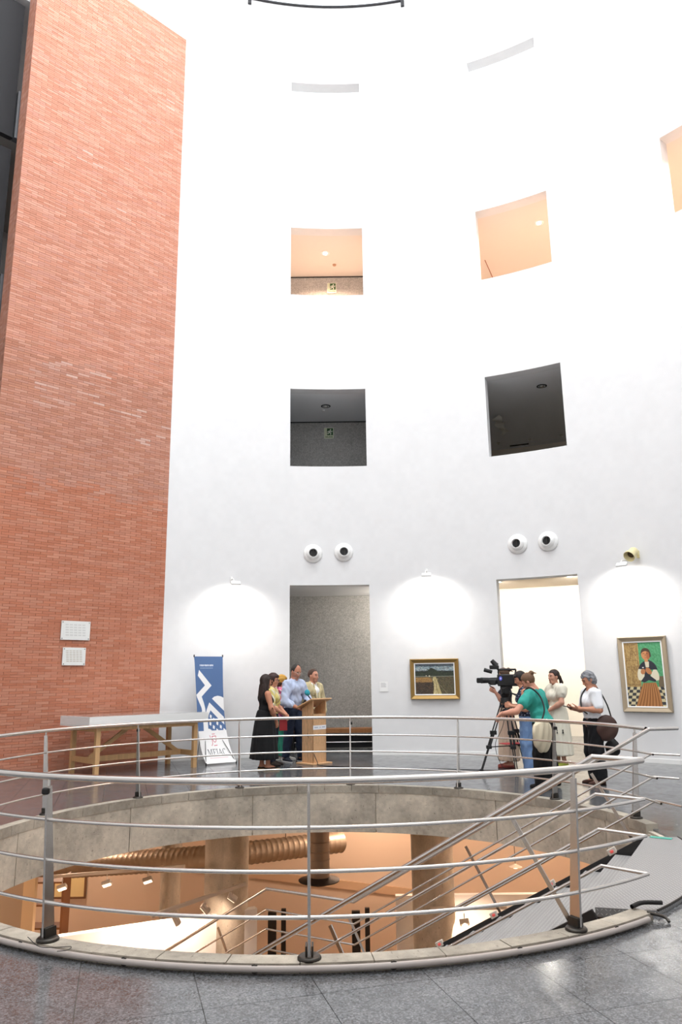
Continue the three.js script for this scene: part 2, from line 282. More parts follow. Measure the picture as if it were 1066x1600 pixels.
// brick wall: a free-standing slab that ends at the drum
const BS = [-3.48, -7.66], BD = [-Math.SQRT1_2, Math.SQRT1_2], BN = [Math.SQRT1_2, Math.SQRT1_2], BL = 3.57, BH = 16.82, BT = 0.39;
const brickWall = struct('wall_left'); brickWall.userData.label = 'tall slab of red brickwork left of the white drum';
brickWall.position.set(BS[0], 0, BS[1]); brickWall.rotation.y = rad(-135) + PI; // local +x runs along the wall towards the viewer, +z out of its face
{
  // local frame: x along BD, z along BN
  brickWall.rotation.y = Math.atan2(-BD[1], BD[0]);
  brickWall.updateMatrixWorld();
  const zs = (() => { const v = V3(0, 0, 1).applyMatrix4(brickWall.matrixWorld).sub(brickWall.position); return Math.sign(v.x * BN[0] + v.z * BN[1]); })();
  part('core', box(BL - 0.02, BH - 0.02, BT - 0.014, BL / 2, BH / 2 - 0.01, zs * (-BT / 2)), MAT.mortar, brickWall);
  const L = BL / 15, NC = 361, C = BH / NC, j = 0.006, geo = new THREE.BoxGeometry(L - j, C - j * 0.75, 0.06), half = new THREE.BoxGeometry(L / 2 - j, C - j * 0.75, 0.06), head = new THREE.BoxGeometry(0.06, C - j * 0.75, 0.119);
  // brick tones step by height: orange, a browner band; paler salmon above also paints in glare
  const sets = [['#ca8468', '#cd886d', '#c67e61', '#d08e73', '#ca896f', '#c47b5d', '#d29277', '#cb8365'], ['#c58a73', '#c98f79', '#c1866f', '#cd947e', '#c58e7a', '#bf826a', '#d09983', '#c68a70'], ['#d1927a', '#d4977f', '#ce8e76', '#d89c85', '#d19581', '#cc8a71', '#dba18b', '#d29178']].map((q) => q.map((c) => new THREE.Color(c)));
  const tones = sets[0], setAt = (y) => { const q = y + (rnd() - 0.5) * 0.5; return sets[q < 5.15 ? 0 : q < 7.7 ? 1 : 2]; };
  const stain = new THREE.Color('#e6cabf');
  const patch = [[2.15, 12.2, 0.5, 0.25], [1.75, 11.8, 0.5, 0.2], [1.4, 11.4, 0.35, 0.2], [0.42, 14.4, 0.2, 0.5], [2.2, 7.4, 0.9, 0.35], [1.5, 7.1, 0.8, 0.35], [0.6, 6.7, 0.6, 0.4], [2.6, 6.9, 0.5, 0.3]];
  const list = [];
  for (let r = 0; r < NC; r++) {
    const y = (r + 0.5) * C, off = r % 2 ? -L / 2 : 0;
    for (let k = 0; k < 16; k++) {
      let x = off + k * L + L / 2, g = geo;
      if (x - L / 2 < -0.01) { x = L / 4; g = half; }
      if (x + L / 2 > BL + 0.02) { if (x > BL + 0.02) continue; x = BL - L / 4; g = half; }
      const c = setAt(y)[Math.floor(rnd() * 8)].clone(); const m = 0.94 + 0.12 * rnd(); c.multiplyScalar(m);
      
      for (const [px, py, w, h] of patch) { const q = Math.hypot((x - px) / w, (y - py) / h); if (q < 1 && rnd() < 0.13) c.lerp(stain, 0.15 + 0.4 * rnd()); }
      list.push({ x, y, z: zs * (-0.03 + 0.004 * rnd()), g, c });
    }
  }
  const eye = camera.position, w = V3();
  for (const b of list) { w.set(b.x, b.y, b.z).applyMatrix4(brickWall.matrixWorld); b.d = w.distanceTo(eye); }
  list.sort((a, b) => a.d - b.d);
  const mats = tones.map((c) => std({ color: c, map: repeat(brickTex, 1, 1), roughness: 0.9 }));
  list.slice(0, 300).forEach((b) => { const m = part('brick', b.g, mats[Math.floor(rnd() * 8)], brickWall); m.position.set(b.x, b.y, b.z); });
  const base = std({ color: 0xffffff, map: repeat(brickTex, 1, 1), roughness: 0.9 });
  const M = new THREE.Matrix4();
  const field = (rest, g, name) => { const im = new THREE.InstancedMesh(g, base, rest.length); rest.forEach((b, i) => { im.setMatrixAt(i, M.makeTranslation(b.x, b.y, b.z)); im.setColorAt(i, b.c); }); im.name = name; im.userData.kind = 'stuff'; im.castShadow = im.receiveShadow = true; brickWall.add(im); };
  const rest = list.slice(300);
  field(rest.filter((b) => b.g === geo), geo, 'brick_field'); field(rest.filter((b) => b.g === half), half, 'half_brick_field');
  const ends = [];
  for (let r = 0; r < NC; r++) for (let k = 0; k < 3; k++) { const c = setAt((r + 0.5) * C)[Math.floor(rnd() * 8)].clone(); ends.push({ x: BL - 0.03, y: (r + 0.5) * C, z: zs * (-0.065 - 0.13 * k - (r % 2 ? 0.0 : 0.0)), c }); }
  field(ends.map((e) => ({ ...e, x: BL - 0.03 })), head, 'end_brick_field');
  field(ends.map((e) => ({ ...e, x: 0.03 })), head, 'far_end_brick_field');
}

// dark galleries left of the brick slab
{
  const at = (s, o) => [BS[0] + BD[0] * s + BN[0] * o, BS[1] + BD[1] * s + BN[1] * o], ry = Math.atan2(-BD[1], BD[0]);
  const charcoal = std({ color: 0x252528, roughness: 0.9 }), dim = std({ color: 0xb4b3b0, roughness: 0.9 });
  const slab = (s0, s1, o0, o1, y0, y1) => { const [x, z] = at((s0 + s1) / 2, (o0 + o1) / 2); return box(s1 - s0, y1 - y0, o1 - o0, x, (y0 + y1) / 2, z, ry); };
  struct('wall_gallery', slab(-0.5, 9, -4.3, -4, 0, 20.9), dim);
  struct('wall_gallery_side', slab(8.7, 9, -4, 0.5, 0, 20.9), dim);
  struct('floor_gallery', [slab(1.5, 8.7, -4, -0.64, 12.35, 12.6), slab(1.5, 8.7, -4, -0.64, 8.2, 8.46), slab(1.5, 8.7, -4, -0.64, 4.0, 4.25)], dim);
  struct('ceiling_gallery_roof', slab(3.2, 9, -4.3, 1.5, 20.62, 20.9), MAT.white);
  struct('ceiling_gallery', slab(1.5, 8.7, -4, -0.42, 15.6, 15.8), std({ color: 0xb9babc, roughness: 0.8 }));
  for (const [i, y] of [[0, 12.3], [1, 8.16]]) {
    const t = thing('gallery_parapet', i ? 'dark parapet panel of the lower gallery left of the brick' : 'dark parapet panel of the upper gallery left of the brick', 'parapet');
    part('panel', slab(3.62, 8.6, -0.62, -0.5, y, y + (i ? 3.85 : 3.2)), charcoal, t);
    part('end_plate', slab(3.46, 3.6, -0.62, -0.46, y, y + 1.1), std({ color: 0x77797d, roughness: 0.45, metalness: 0.6 }), t);
  }
}

// ---------- upper floor ----------
struct('floor_slab', arcBlock(VX, VZ, RV + 0.02, 17, 0, 360, -0.55, -0.02, 3), MAT.concrete);
{
  const floor = struct('floor'); floor.userData.label = 'polished grey granite floor round the opening';
  const T = 0.594, ax = [0.282, 0.9594], bx = [0.9594, -0.282], g0 = 0.858, g1 = 3.255, gap = 0.0018, list = [];
  for (let i = -32; i < 30; i++) for (let k = -36; k < 14; k++) {
    const b0 = g0 + i * T + gap, b1 = g0 + (i + 1) * T - gap, a0 = g1 + k * T + gap, a1 = g1 + (k + 1) * T - gap;
    let poly = [[b0, a0], [b1, a0], [b1, a1], [b0, a1]].map(([b, a]) => [b * bx[0] + a * ax[0], b * bx[1] + a * ax[1]]);
    const c = [(poly[0][0] + poly[2][0]) / 2 - VX, (poly[0][1] + poly[2][1]) / 2 - VZ], rc = Math.hypot(...c), far = Math.max(...poly.map((p) => Math.hypot(p[0] - VX, p[1] - VZ)));
    if (far < RK - 0.05) continue;
    const dd = Math.hypot(c[0] + VX - DX, c[1] + VZ - DZ); if (dd > R + 6.2) continue;
    if (c[1] > 8.6) continue;
    const th = Math.atan2(c[0] + VX - DX, -(c[1] + VZ - DZ)) * 180 / PI;
    if (dd > R + 2.6 && (th < 12 || th > 62)) continue;
    if (dd > R + 0.6 && (th < -60 || th > 62)) continue;
    if (rc < RK + 0.6) poly = clipPoly(poly, c[0] / rc, c[1] / rc, (RK - 0.06) + (VX * c[0] + VZ * c[1]) / rc);
    if (poly.length < 3) continue;
    list.push({ poly, d: Math.hypot(c[0] + VX - camera.position.x, c[1] + VZ - camera.position.z), front: c[1] + VZ < camera.position.z - 2.2 });
  }
  list.sort((a, b) => (b.front - a.front) || a.d - b.d);
  const rest = [];
  list.forEach((t, i) => { const g = prism(t.poly, -0.02, 0); if (i < 300) part('floor_tile', g, MAT.granite, floor); else rest.push(g); });
  const m = part('floor_tile_field', rest, MAT.granite, floor); m.userData.kind = 'stuff';
}
// kerb of concrete stones round the opening, and the concrete rim below it
const GAP0 = 86, GAP1 = 140;   // the stair leaves the ring between these angles
{
  const kerb = struct('trim_2'); kerb.userData.label = 'concrete kerb stones round the floor opening';
  const n = 46, span = 360 - (GAP1 - GAP0);
  for (let i = 0; i < n; i++) { const a = GAP1 + span * i / n, b = GAP1 + span * (i + 1) / n; part('kerb_stone', arcBlock(VX, VZ, RV, RK, a + 0.05, b - 0.05, -0.05, 0.05 + (i % 3) * 0.0012, 2), MAT.kerb, kerb); }
  const rim = struct('trim_3'); rim.userData.label = 'board-marked concrete rim of the floor opening';
  for (let i = 0; i < 12; i++) part('rim_panel', arcBlock(VX, VZ, RV + 0.005, RV + 0.12, i * 30 + 12.1, i * 30 + 41.9, -0.58, -0.045, 2), MAT.concrete, rim);
}
const headMat = std({ color: 0xcfc6ba, roughness: 0.5 });
// ================= railing, stair, lower level =================
const RR = 3.5, RAILS = [0.985, 0.735, 0.505, 0.27];
const arcPts = (r, a0, a1, y, step = 2) => { const n = Math.ceil(Math.abs(a1 - a0) / step), o = []; for (let i = 0; i <= n; i++) o.push(onVoid(a0 + (a1 - a0) * i / n, y, r)); return o; };
// stair frame: s runs down the stair (horizontal metres), w across it towards the viewer
const SD = [-0.874, -0.486], SW = [-0.486, 0.874], SLOPE = 0.588;
const FAR0 = [3.40, -0.65], NEAR0 = [1.92, 2.04];
const onFar = (s, y) => [FAR0[0] + SD[0] * s, y, FAR0[1] + SD[1] * s], onNear = (s, y) => [NEAR0[0] + SD[0] * s, y, NEAR0[1] + SD[1] * s];
const FL1 = 3.6, LANDL = 1.3, LVL = -SLOPE * FL1;                   // first flight, landing
const stairY = (s) => s < 0 ? 0 : s < FL1 ? -SLOPE * s : s < FL1 + LANDL ? LVL : LVL - SLOPE * (s - FL1 - LANDL);
{
  const t = thing('ring_railing', 'circular stainless steel railing with four rails round the floor opening', 'railing');
  const near0 = 139.6, far1 = 360 + 84.7;
  part('handrail', tube(arcPts(RR, near0, far1, RAILS[0]), 0.021, 200, 10), MAT.steel, t);
  for (let k = 1; k < 4; k++) part('rail', tube(arcPts(RR - 0.01 * k, near0, far1 + [0, 2, 3, 4][k], RAILS[k]), 0.0115, 200, 8), MAT.steel, t);
  for (const a of [151.3, 179.1, 206.3, 233.5, 261.5, 290.7, 314.3, 339, 365.8, 392.3, 417, 440.6]) {
    const c = Math.sin(rad(a)), d = -Math.cos(rad(a)), tan = [-d, 0, c], p = (r, y) => [VX + r * c, y, VZ + r * d];
    // a tapering flat blade set on edge to the ring
    const blade = (r0b, r1b, r0t, r1t, y0, y1, th) => {
      const q = [p(r0b, y0), p(r1b, y0), p(r1t, y1), p(r0t, y1)], P = [], off = (v, s) => [v[0] + tan[0] * s, v[1], v[2] + tan[2] * s], A = q.map((v) => off(v, -th / 2)), B = q.map((v) => off(v, th / 2));
      const quad = (a1, b1, c1, d1) => P.push(...a1, ...b1, ...c1, ...a1, ...c1, ...d1);
      quad(A[0], A[1], A[2], A[3]); quad(B[3], B[2], B[1], B[0]); for (let i = 0; i < 4; i++) { const n = (i + 1) % 4; quad(A[n], A[i], B[i], B[n]); }
      const g = new THREE.BufferGeometry(); g.setAttribute('position', new THREE.Float32BufferAttribute(P, 3)); g.computeVertexNormals(); return g;
    };
    const post = part('post', merge([blade(RR - 0.115, RR - 0.03, RR - 0.018, RR + 0.018, 0.07, 0.93, 0.016), bar(p(RR, 0.9), p(RR, 0.975), 0.009)]), MAT.steel, t);
    part('bracket', merge([-0.017, 0.017].map((s) => blade(RR - 0.12, RR - 0.035, RR - 0.11, RR - 0.03, 0.055, 0.125, 0.01).translate(tan[0] * s, 0, tan[2] * s))), MAT.steelDark, post);
    const [bx, , bz] = p(RR - 0.072, 0);
    part('base_plate', new THREE.LatheGeometry([[0, 0], [0.066, 0], [0.066, 0.012], [0.055, 0.022], [0, 0.024]].map(([x, y]) => new THREE.Vector2(x, y)), 20).translate(bx, 0.05, bz), MAT.steelDark, post);
    if ([206.3, 314.3, 365.8, 417].includes(a)) part('clamp', rbox(0.045, 0.04, 0.045, p(RR + 0.01, 0)[0] + tan[0] * 0.01, 0.9, p(RR + 0.01, 0)[2] + tan[2] * 0.01, 0.012), MAT.black, post);
  }
}
function stairRail(name, label, on, ends, bases, mids, sEnd) {
  const t = thing(name, label, 'railing');
  RAILS.forEach((h, k) => {
    const off = [0, 0.085, 0.165, 0.245][k] * 0 ; // rails stay parallel to the slope
    const pts = [ends[k], on(0 + off, h), on(FL1 + off, LVL + h), on(FL1 + LANDL + off, LVL + h), on(sEnd, stairY(sEnd) + h)];
    part(k ? 'rail' : 'handrail', polyTube(pts, k ? 0.0115 : 0.02, 10), MAT.steel, t);
  });
  const nx = Math.sin(Math.atan(SLOPE)), ny = Math.cos(Math.atan(SLOPE));
  for (const s of bases) { const L = 0.76, a = on(s, stairY(s) - 0.02), b = on(s + nx * L, stairY(s) + ny * L); part('post', flatBar(a, b, 0.03, 0.014, [SD[0], 0, SD[1]]), MAT.steel, t); }
  for (const s of mids) part('post', flatBar(on(s, LVL - 0.02), on(s, LVL + 0.96), 0.05, 0.014, [SD[0], 0, SD[1]]), MAT.steel, t);
}
stairRail('stair_railing', 'steel railing on the far side of the stair, beyond the treads', onFar,
  [[3.734, 0.985, -0.722], [3.625, 0.735, -0.476], [3.588, 0.505, -0.466], [3.506, 0.27, -0.281]], [0.25, 1.73, 3.3, 5.3, 6.8], [], 8.4);
stairRail('stair_railing', 'steel railing on the near side of the stair, in front of the treads', onNear,
  [onVoid(139.6, 0.985, RR), onVoid(139.6, 0.735, RR - 0.01), onVoid(139.6, 0.505, RR - 0.02), onVoid(139.6, 0.27, RR - 0.03)], [0.22, 1.78, 3.3, 5.3], [], 7.2);
{
  const t = thing('staircase', 'metal staircase with checker-plate treads going down through the opening', 'stairs');
  const N1 = [3.06, -0.13], N2 = [1.833, 2.105];
  const edge = arcPts(RV + 0.1, 95, 138, 0).map((p) => [p[0], p[2]]);
  part('top_landing', prism([N1, ...edge, N2], -0.03, 0.028), MAT.tread, t);
  part('top_landing_edge', polyTube(arcPts(RV + 0.1, 95, 138, 0.03, 3), 0.008, 6), MAT.steelDark, t);
  part('edge_strip', flatBar([3.09, 0.031, -0.09], [3.25, 0.031, 0.02], 0.07, 0.004, [-0.486, 0, 0.874]), std({ color: 0x3fae9d, roughness: 0.3 }), t);
  const W = 2.52, C0 = [(N1[0] + N2[0]) / 2, (N1[1] + N2[1]) / 2], run = FL1 / 12, rise = -LVL / 12, ry = Math.atan2(-SD[1], SD[0]);
  const tread = (s, y, name, len = run + 0.02) => part(name, boxUV(box(len, 0.03, W, 0, 0, 0)).rotateY(ry).translate(C0[0] + SD[0] * (s + len / 2 - 0.02), y, C0[1] + SD[1] * (s + len / 2 - 0.02)), MAT.tread, t);
  const riser = (s, y) => part('riser', boxUV(box(0.006, rise - 0.03, W, 0, 0, 0)).rotateY(ry).translate(C0[0] + SD[0] * s, y, C0[1] + SD[1] * s), MAT.stringer, t);
  for (let i = 1; i < 12; i++) { tread((i - 1) * run, -rise * i, 'tread'); riser((i - 1) * run, -rise * (i - 0.5)); }
  tread(11 * run, LVL, 'mid_landing', LANDL + run);
  for (let i = 1; i < 12; i++) tread(FL1 + LANDL + (i - 1) * run, LVL - rise * i, 'tread');
  const strip = (on, s0, s1, up, dn) => { const a = on(s0, stairY(s0) + up), b = on(s1, stairY(s1) + up); return flatBar([a[0], a[1] - (up + dn) / 2, a[2]], [b[0], b[1] - (up + dn) / 2, b[2]], (up + dn) * 0.86, 0.03, [0, 1, 0]); };
  const sf = (s, y) => [N1[0] + SW[0] * -0.03 + SD[0] * s, y, N1[1] + SW[1] * -0.03 + SD[1] * s], sn = (s, y) => [N2[0] + SW[0] * 0.03 + SD[0] * s, y, N2[1] + SW[1] * 0.03 + SD[1] * s];
  for (const on of [sf, sn]) {
    part('stringer', merge([strip(on, -0.05, FL1, 0.06, 0.24), flatBar(on(FL1, LVL - 0.1), on(FL1 + LANDL, LVL - 0.1), 0.26, 0.03, [0, 1, 0]), strip(on, FL1 + LANDL, 8.45, 0.06, 0.24)]), MAT.stringer, t);
  }
  for (let i = 0; i < 6; i++) { const s = 0.33 + i * 0.62, p = sf(s, stairY(s) + 0.05); const l = part('step_light', rbox(0.09, 0.06, 0.035, 0, 0, 0, 0.008).rotateZ(-0.53).rotateY(ry).translate(...p), headMat, t); part('lamp_lens', rbox(0.04, 0.03, 0.045, 0, 0, 0, 0.01).rotateZ(-0.53).rotateY(ry).translate(...p), MAT.redLamp, l); }
}
// conduit strapped to the near side of the kerb
{
  const t = thing('conduit_pipe', 'grey conduit pipe strapped along the near kerb of the opening', 'pipe');
  part('pipe', tube(arcPts(RK + 0.02, 141.5, 262, 0.03), 0.017, 120, 8), std({ color: 0xb7aea8, roughness: 0.45 }), t);
  for (let a = 147; a < 260; a += 12.3) part('clip', new THREE.TorusGeometry(0.02, 0.005, 6, 12).rotateY(rad(-a)).translate(...onVoid(a, 0.03, RK + 0.02)), MAT.steelDark, t);
  const h = thing('rubber_hose', 'short black rubber hose end lying at the kerb beside the stair', 'hose');
  part('hose', tube([onVoid(141, 0.07, RV + 0.02), onVoid(139, 0.075, RK - 0.1), onVoid(137.2, 0.07, RK - 0.02)], 0.014, 16, 10), MAT.rubber, h);
  part('strap', tube([onVoid(140.6, 0.05, RK - 0.02), onVoid(139.6, 0.03, RK + 0.06), onVoid(139.8, 0.01, RK + 0.1)], 0.01, 14, 8), MAT.steelDark, h);
  const w = thing('cable_loop', 'thin black wire looped round the foot of the left near post', 'cable');
  part('wire', tube([onVoid(207.2, 0.09, RR + 0.03), onVoid(205.2, 0.06, RR + 0.05), onVoid(203.5, 0.056, RR), onVoid(202.6, 0.056, RR - 0.03), onVoid(202.2, 0.058, RR + 0.03), onVoid(203, 0.055, RR + 0.055)], 0.0022, 40, 6), MAT.black, w);
}
// ---------- lower level ----------
const LY = -4.2;
const warmWall = std({ color: 0xd6c2ae, roughness: 0.9 });
struct('floor_lower', box(27, 0.2, 27, 0, LY - 0.1, -1), std({ color: 0xb49a80, roughness: 0.5 }));
struct('wall_lower_back', box(20, 3.65, 0.3, 0, LY + 1.825, -10.15), warmWall);
struct('wall_lower_right', box(0.3, 3.65, 16, 7.5, LY + 1.825, -2), warmWall);
struct('wall_lower_left', box(0.3, 3.65, 16, -8.6, LY + 1.825, -2), warmWall);
struct('wall_lower_front', box(20, 3.65, 0.3, 0, LY + 1.825, 6), warmWall);
struct('trim_4', flatBar([-3.2, -2.42, -9.98], [4.2, -3.32, -9.98], 0.16, 0.06, [0, 1, 0]), std({ color: 0xc6a98c, roughness: 0.9 }));
function column(x, z, r, label) {
  const t = thing('concrete_column', label, 'column', [x, LY, z]);
  part('shaft', new THREE.CylinderGeometry(r, r, 3.64, 40, 1).translate(0, 1.82, 0), MAT.concrete, t);
  part('footing_ring', new THREE.CylinderGeometry(r + 0.015, r + 0.015, 0.08, 40).translate(0, 0.04, 0), MAT.darkGrey, t);
}
column(1.70, -6.7, 0.37, 'round concrete column right of the pipe diffuser on the lower level');
column(-1.92, -6.5, 0.38, 'round concrete column left of the pipe diffuser on the lower level');
column(-3.33, -8.5, 0.2, 'slim concrete column behind the lit track lamps on the lower level');
{
  const t = thing('partition_wall', 'white exhibition partition under track lights at the lower left', 'partition');
  const a = [-1.40, -6.5], b = [-4.4, -5.1];
  part('panel', boxUV(flatBar([a[0], (LY - 2.3) / 2, a[1]], [b[0], (LY - 2.3) / 2, b[1]], 1.9, 0.14, [0, 1, 0])), MAT.whitePaint, t);
  const u = thing('partition_wall', 'white exhibition partition below the stair at the lower right', 'partition');
  part('panel', box(3.2, 1.78, 0.14, 2.69, LY + 0.89, -7.6), MAT.whitePaint, u);
}
{ // pier with a wooden edge at the far left of the lower level
  const t = thing('pier', 'plain brown pier at the far left of the lower level', 'pier');
  part('shaft', box(1.6, 3.6, 0.5, -5.4, LY + 1.8, -4.6), std({ color: 0xa8937c, roughness: 0.9 }), t);
  part('edge_post', box(0.17, 3.6, 0.1, -4.5, LY + 1.8, -4.36), std({ color: 0xd2b48c, roughness: 0.8 }), t);
}
{ // ribbed round duct
  const t = thing('ventilation_duct', 'ribbed round ventilation duct hung under the floor slab', 'duct');
  const g = [], a = V3(-6.6, -2.28, -9.2), b = V3(-2.2, -1.62, -7.15), L = a.distanceTo(b), m = new THREE.MeshStandardMaterial({ color: 0xa89886, metalness: 0.55, roughness: 0.45 });
  const duct = (A, B, r, name) => { const d = B.clone().sub(A), n = Math.floor(d.length() / 0.12), pts = []; for (let i = 0; i <= n; i++) { const y = d.length() * i / n; pts.push(new THREE.Vector2(r, y)); if (i < n) { pts.push(new THREE.Vector2(r, y + 0.095)); pts.push(new THREE.Vector2(r + 0.012, y + 0.105)); } } return part(name, new THREE.LatheGeometry(pts, 28).applyQuaternion(new THREE.Quaternion().setFromUnitVectors(V3(0, 1, 0), d.normalize())).translate(A.x, A.y, A.z), m, t); };
  duct(a, b, 0.2, 'duct_run'); duct(b, V3(0.07, -1.72, -8.8), 0.2, 'duct_run');
  for (const p of [[-3.9, -1.66, -7.93], [-1.0, -1.48, -8.0]]) part('hanger', bar(p, [p[0], -0.56, p[2]], 0.008), MAT.steelDark, t);
}
{
  const t = thing('pipe_diffuser', 'vertical duct ending in a wide dark disc on the lower level', 'diffuser', [-0.27, 0, -5.5]);
  const m = std({ color: 0x8c7a69, metalness: 0.5, roughness: 0.5 });
  part('drop_pipe', merge([cyl(0.17, 0.17, 1.05, 0, -1.08, 0, 28), ...[-0.75, -1.05, -1.2, -1.32, -1.45].map((y) => new THREE.TorusGeometry(0.172, 0.008, 6, 28).rotateX(PI / 2).translate(0, y, 0))]), m, t);
  part('disc', new THREE.LatheGeometry([[0, -1.7], [0.15, -1.7], [0.17, -1.66], [0.33, -1.645], [0.335, -1.63], [0.2, -1.61], [0.17, -1.58]].map(([x, y]) => new THREE.Vector2(x, y)), 36), std({ color: 0x3a312b, roughness: 0.6, metalness: 0.3 }), t);
}
// track lights on the lower level
const warm = new THREE.Color().setRGB(1.0, 0.72, 0.54);
const bulbMat = std({ color: 0xfff0dd, emissive: new THREE.Color().setRGB(1, 0.78, 0.55), emissiveIntensity: 4 });
function trackSpot(parent, p, target, power, on = true, cone = 0.9) {
  const d = V3(...target).sub(V3(...p)).normalize(), q = new THREE.Quaternion().setFromUnitVectors(V3(0, -1, 0), d);
  const h = part('spot_head', merge([rbox(0.16, 0.07, 0.1, 0, 0, 0, 0.015).applyQuaternion(q).translate(...p), bar(p, [p[0], p[1] + 0.14, p[2]], 0.008)]), headMat, parent);
  const f = V3(...p).addScaledVector(d, 0.037);
  part('spot_lens', box(0.13, 0.006, 0.075).applyQuaternion(q).translate(f.x, f.y, f.z), on ? bulbMat : MAT.whitePaint, h);
  if (on) { const l = new THREE.SpotLight(warm, power * 0.3, 0, cone, 0.6, 2); l.position.copy(V3(...p).addScaledVector(d, 0.06)); l.target.position.set(...target); l.castShadow = true; l.shadow.radius = 2; scene.add(l, l.target); }
}
{
  const t = thing('track_light', 'ceiling track with three glowing lamps at the lower left', 'track light');
  part('track', flatBar([-5.1, -1.78, -6.5], [-2.5, -1.45, -5.7], 0.05, 0.05, [0, 1, 0]), headMat, t);
  for (const [x, y, z] of [[-4.75, -1.92, -6.4], [-3.9, -1.8, -6.13], [-3.15, -1.7, -5.9]]) trackSpot(t, [x, y, z], [x + 0.9, LY, z + 1.9], 30, true, 1.1);
  const u = thing('track_light', 'ceiling track with grey spots above the white lower partition', 'track light');
  part('track', flatBar([-2.75, -2.0 + 0.12, -4.6], [-1.5, -1.75, -5.8], 0.05, 0.05, [0, 1, 0]), headMat, u);
  for (const [k, tx, tz, pw] of [[0.25, -4.2, -5.2, 42], [0.55, -3.2, -5.7, 22], [0.85, -2.4, -6.0, 14]]) { const x = -2.75 + 1.25 * k, z = -4.6 - 1.2 * k; trackSpot(u, [x, -2.08 + 0.2 * k, z], [tx, LY + 1.3, tz], pw, true, 1.0); }
  const w = thing('track_light', 'glowing spot lamp beside the stair stringer on the lower level', 'track light');
  part('track', flatBar([1.6, -2.3, -6.3], [2.9, -2.3, -6.3], 0.05, 0.05, [0, 1, 0]), headMat, w);
  trackSpot(w, [2.17, -2.52, -6.3], [2.4, LY + 0.5, -7.5], 40, true, 1.0);
  part('lamp_glow', new THREE.SphereGeometry(0.05, 12, 8).translate(2.17, -2.57, -6.24), bulbMat, w);
  const y = thing('pendant_lamp', 'small lit pendant lamp behind the stair on the lower level', 'lamp');
  part('cord', bar([3.45, -0.56, -8], [3.45, -2.0, -8], 0.006), MAT.black, y);
  part('lamp_shade', new THREE.LatheGeometry([[0.02, 0.05], [0.13, 0], [0.12, 0]].map(([a, b]) => new THREE.Vector2(a, b)), 20).translate(3.45, -2.05, -8), headMat, y);
  part('lamp_bulb', new THREE.SphereGeometry(0.06, 12, 8).scale(1, 0.4, 1).translate(3.45, -2.06, -8), bulbMat, y);
}
const flood = (x, z, p, y = -0.75) => { const l = new THREE.PointLight(warm, p * 0.5, 0, 2); l.position.set(x, y, z); l.castShadow = true; l.shadow.radius = 6; scene.add(l); };
for (const [i, [x, z, p]] of [[0.8, -8.6, 22], [4.6, -7.4, 26], [-5.6, -8.9, 20], [4.8, -2.6, 18], [-6.5, -2, 30]].entries()) {
  const t = thing('ceiling_lamp', ['round surface lamp under the slab near the back wall of the lower level', 'round surface lamp under the slab right of the lower column', 'round surface lamp under the slab behind the duct', 'round surface lamp under the slab beside the stair', 'round surface lamp under the slab at the lower left wall'][i], 'lamp', [x, -0.56, z]);
  part('lamp_rim', cyl(0.15, 0.15, 0.05, 0, -0.025, 0, 24), headMat, t); part('lamp_lens', cyl(0.12, 0.12, 0.02, 0, -0.055, 0, 24), bulbMat, t);
  flood(x, z, p);
}
for (const [x, label] of [[-1.17, 'pair of dark steel posts standing left of the near post on the lower level'], [0.45, 'pair of dark steel posts seen behind the stair posts on the lower level']]) {
  const t = thing('door_posts', label, 'posts', [x, LY, -8.2]);
  part('post', box(0.16, 1.35, 0.08, -0.1, 0.675, 0), MAT.stringer, t); part('post', box(0.09, 1.4, 0.08, 0.12, 0.7, 0), MAT.stringer, t); part('crossbar', box(0.3, 0.07, 0.05, 0, 0.45, 0), MAT.stringer, t);
}

{ // pale panel and a shelf rack at the back left of the lower level
  const t = thing('wall_panel', 'pale yellow framed panel on the back wall of the lower left', 'panel', [-5.83, -2.78, -9.96]);
  part('panel_frame', mitredBox(0.72, 0.5, 0.04), std({ color: 0x6d4a30, roughness: 0.6 }), t); part('panel_face', box(0.66, 0.44, 0.02, 0, 0, 0.01), std({ color: 0xdccb96, roughness: 0.6 }), t);
  const r = thing('shelf_rack', 'wooden shelf rack beside the pier on the lower level', 'shelf', [-5.3, LY, -7.2]);
  const w = std({ color: 0x7a4f30, roughness: 0.6 });
  for (const x of [-0.35, 0.35]) part('upright', box(0.04, 2.3, 0.35, x, 1.15, 0), w, r); for (let i = 0; i < 6; i++) part('shelf_board', box(0.66, 0.03, 0.34, 0, 0.3 + i * 0.38, 0), w, r);
}
function mitredBox(w, h, f) { return merge([box(w, f, 0.03, 0, h / 2 - f / 2, 0.015), box(w, f, 0.03, 0, -h / 2 + f / 2, 0.015), box(f, h - 2 * f, 0.03, -w / 2 + f / 2, 0, 0.015), box(f, h - 2 * f, 0.03, w / 2 - f / 2, 0, 0.015)]); }
// ================= things on the walls and floor =================
// a frame of reference on the drum: +z points into the drum, x to the right as seen from inside
function wallGroup(name, label, category, deg, y, off = 0, group) {
  const [x, , z] = onDrum(deg, 0, R - off); return thing(name, label, category, [x, y, z], -rad(deg), group);
}
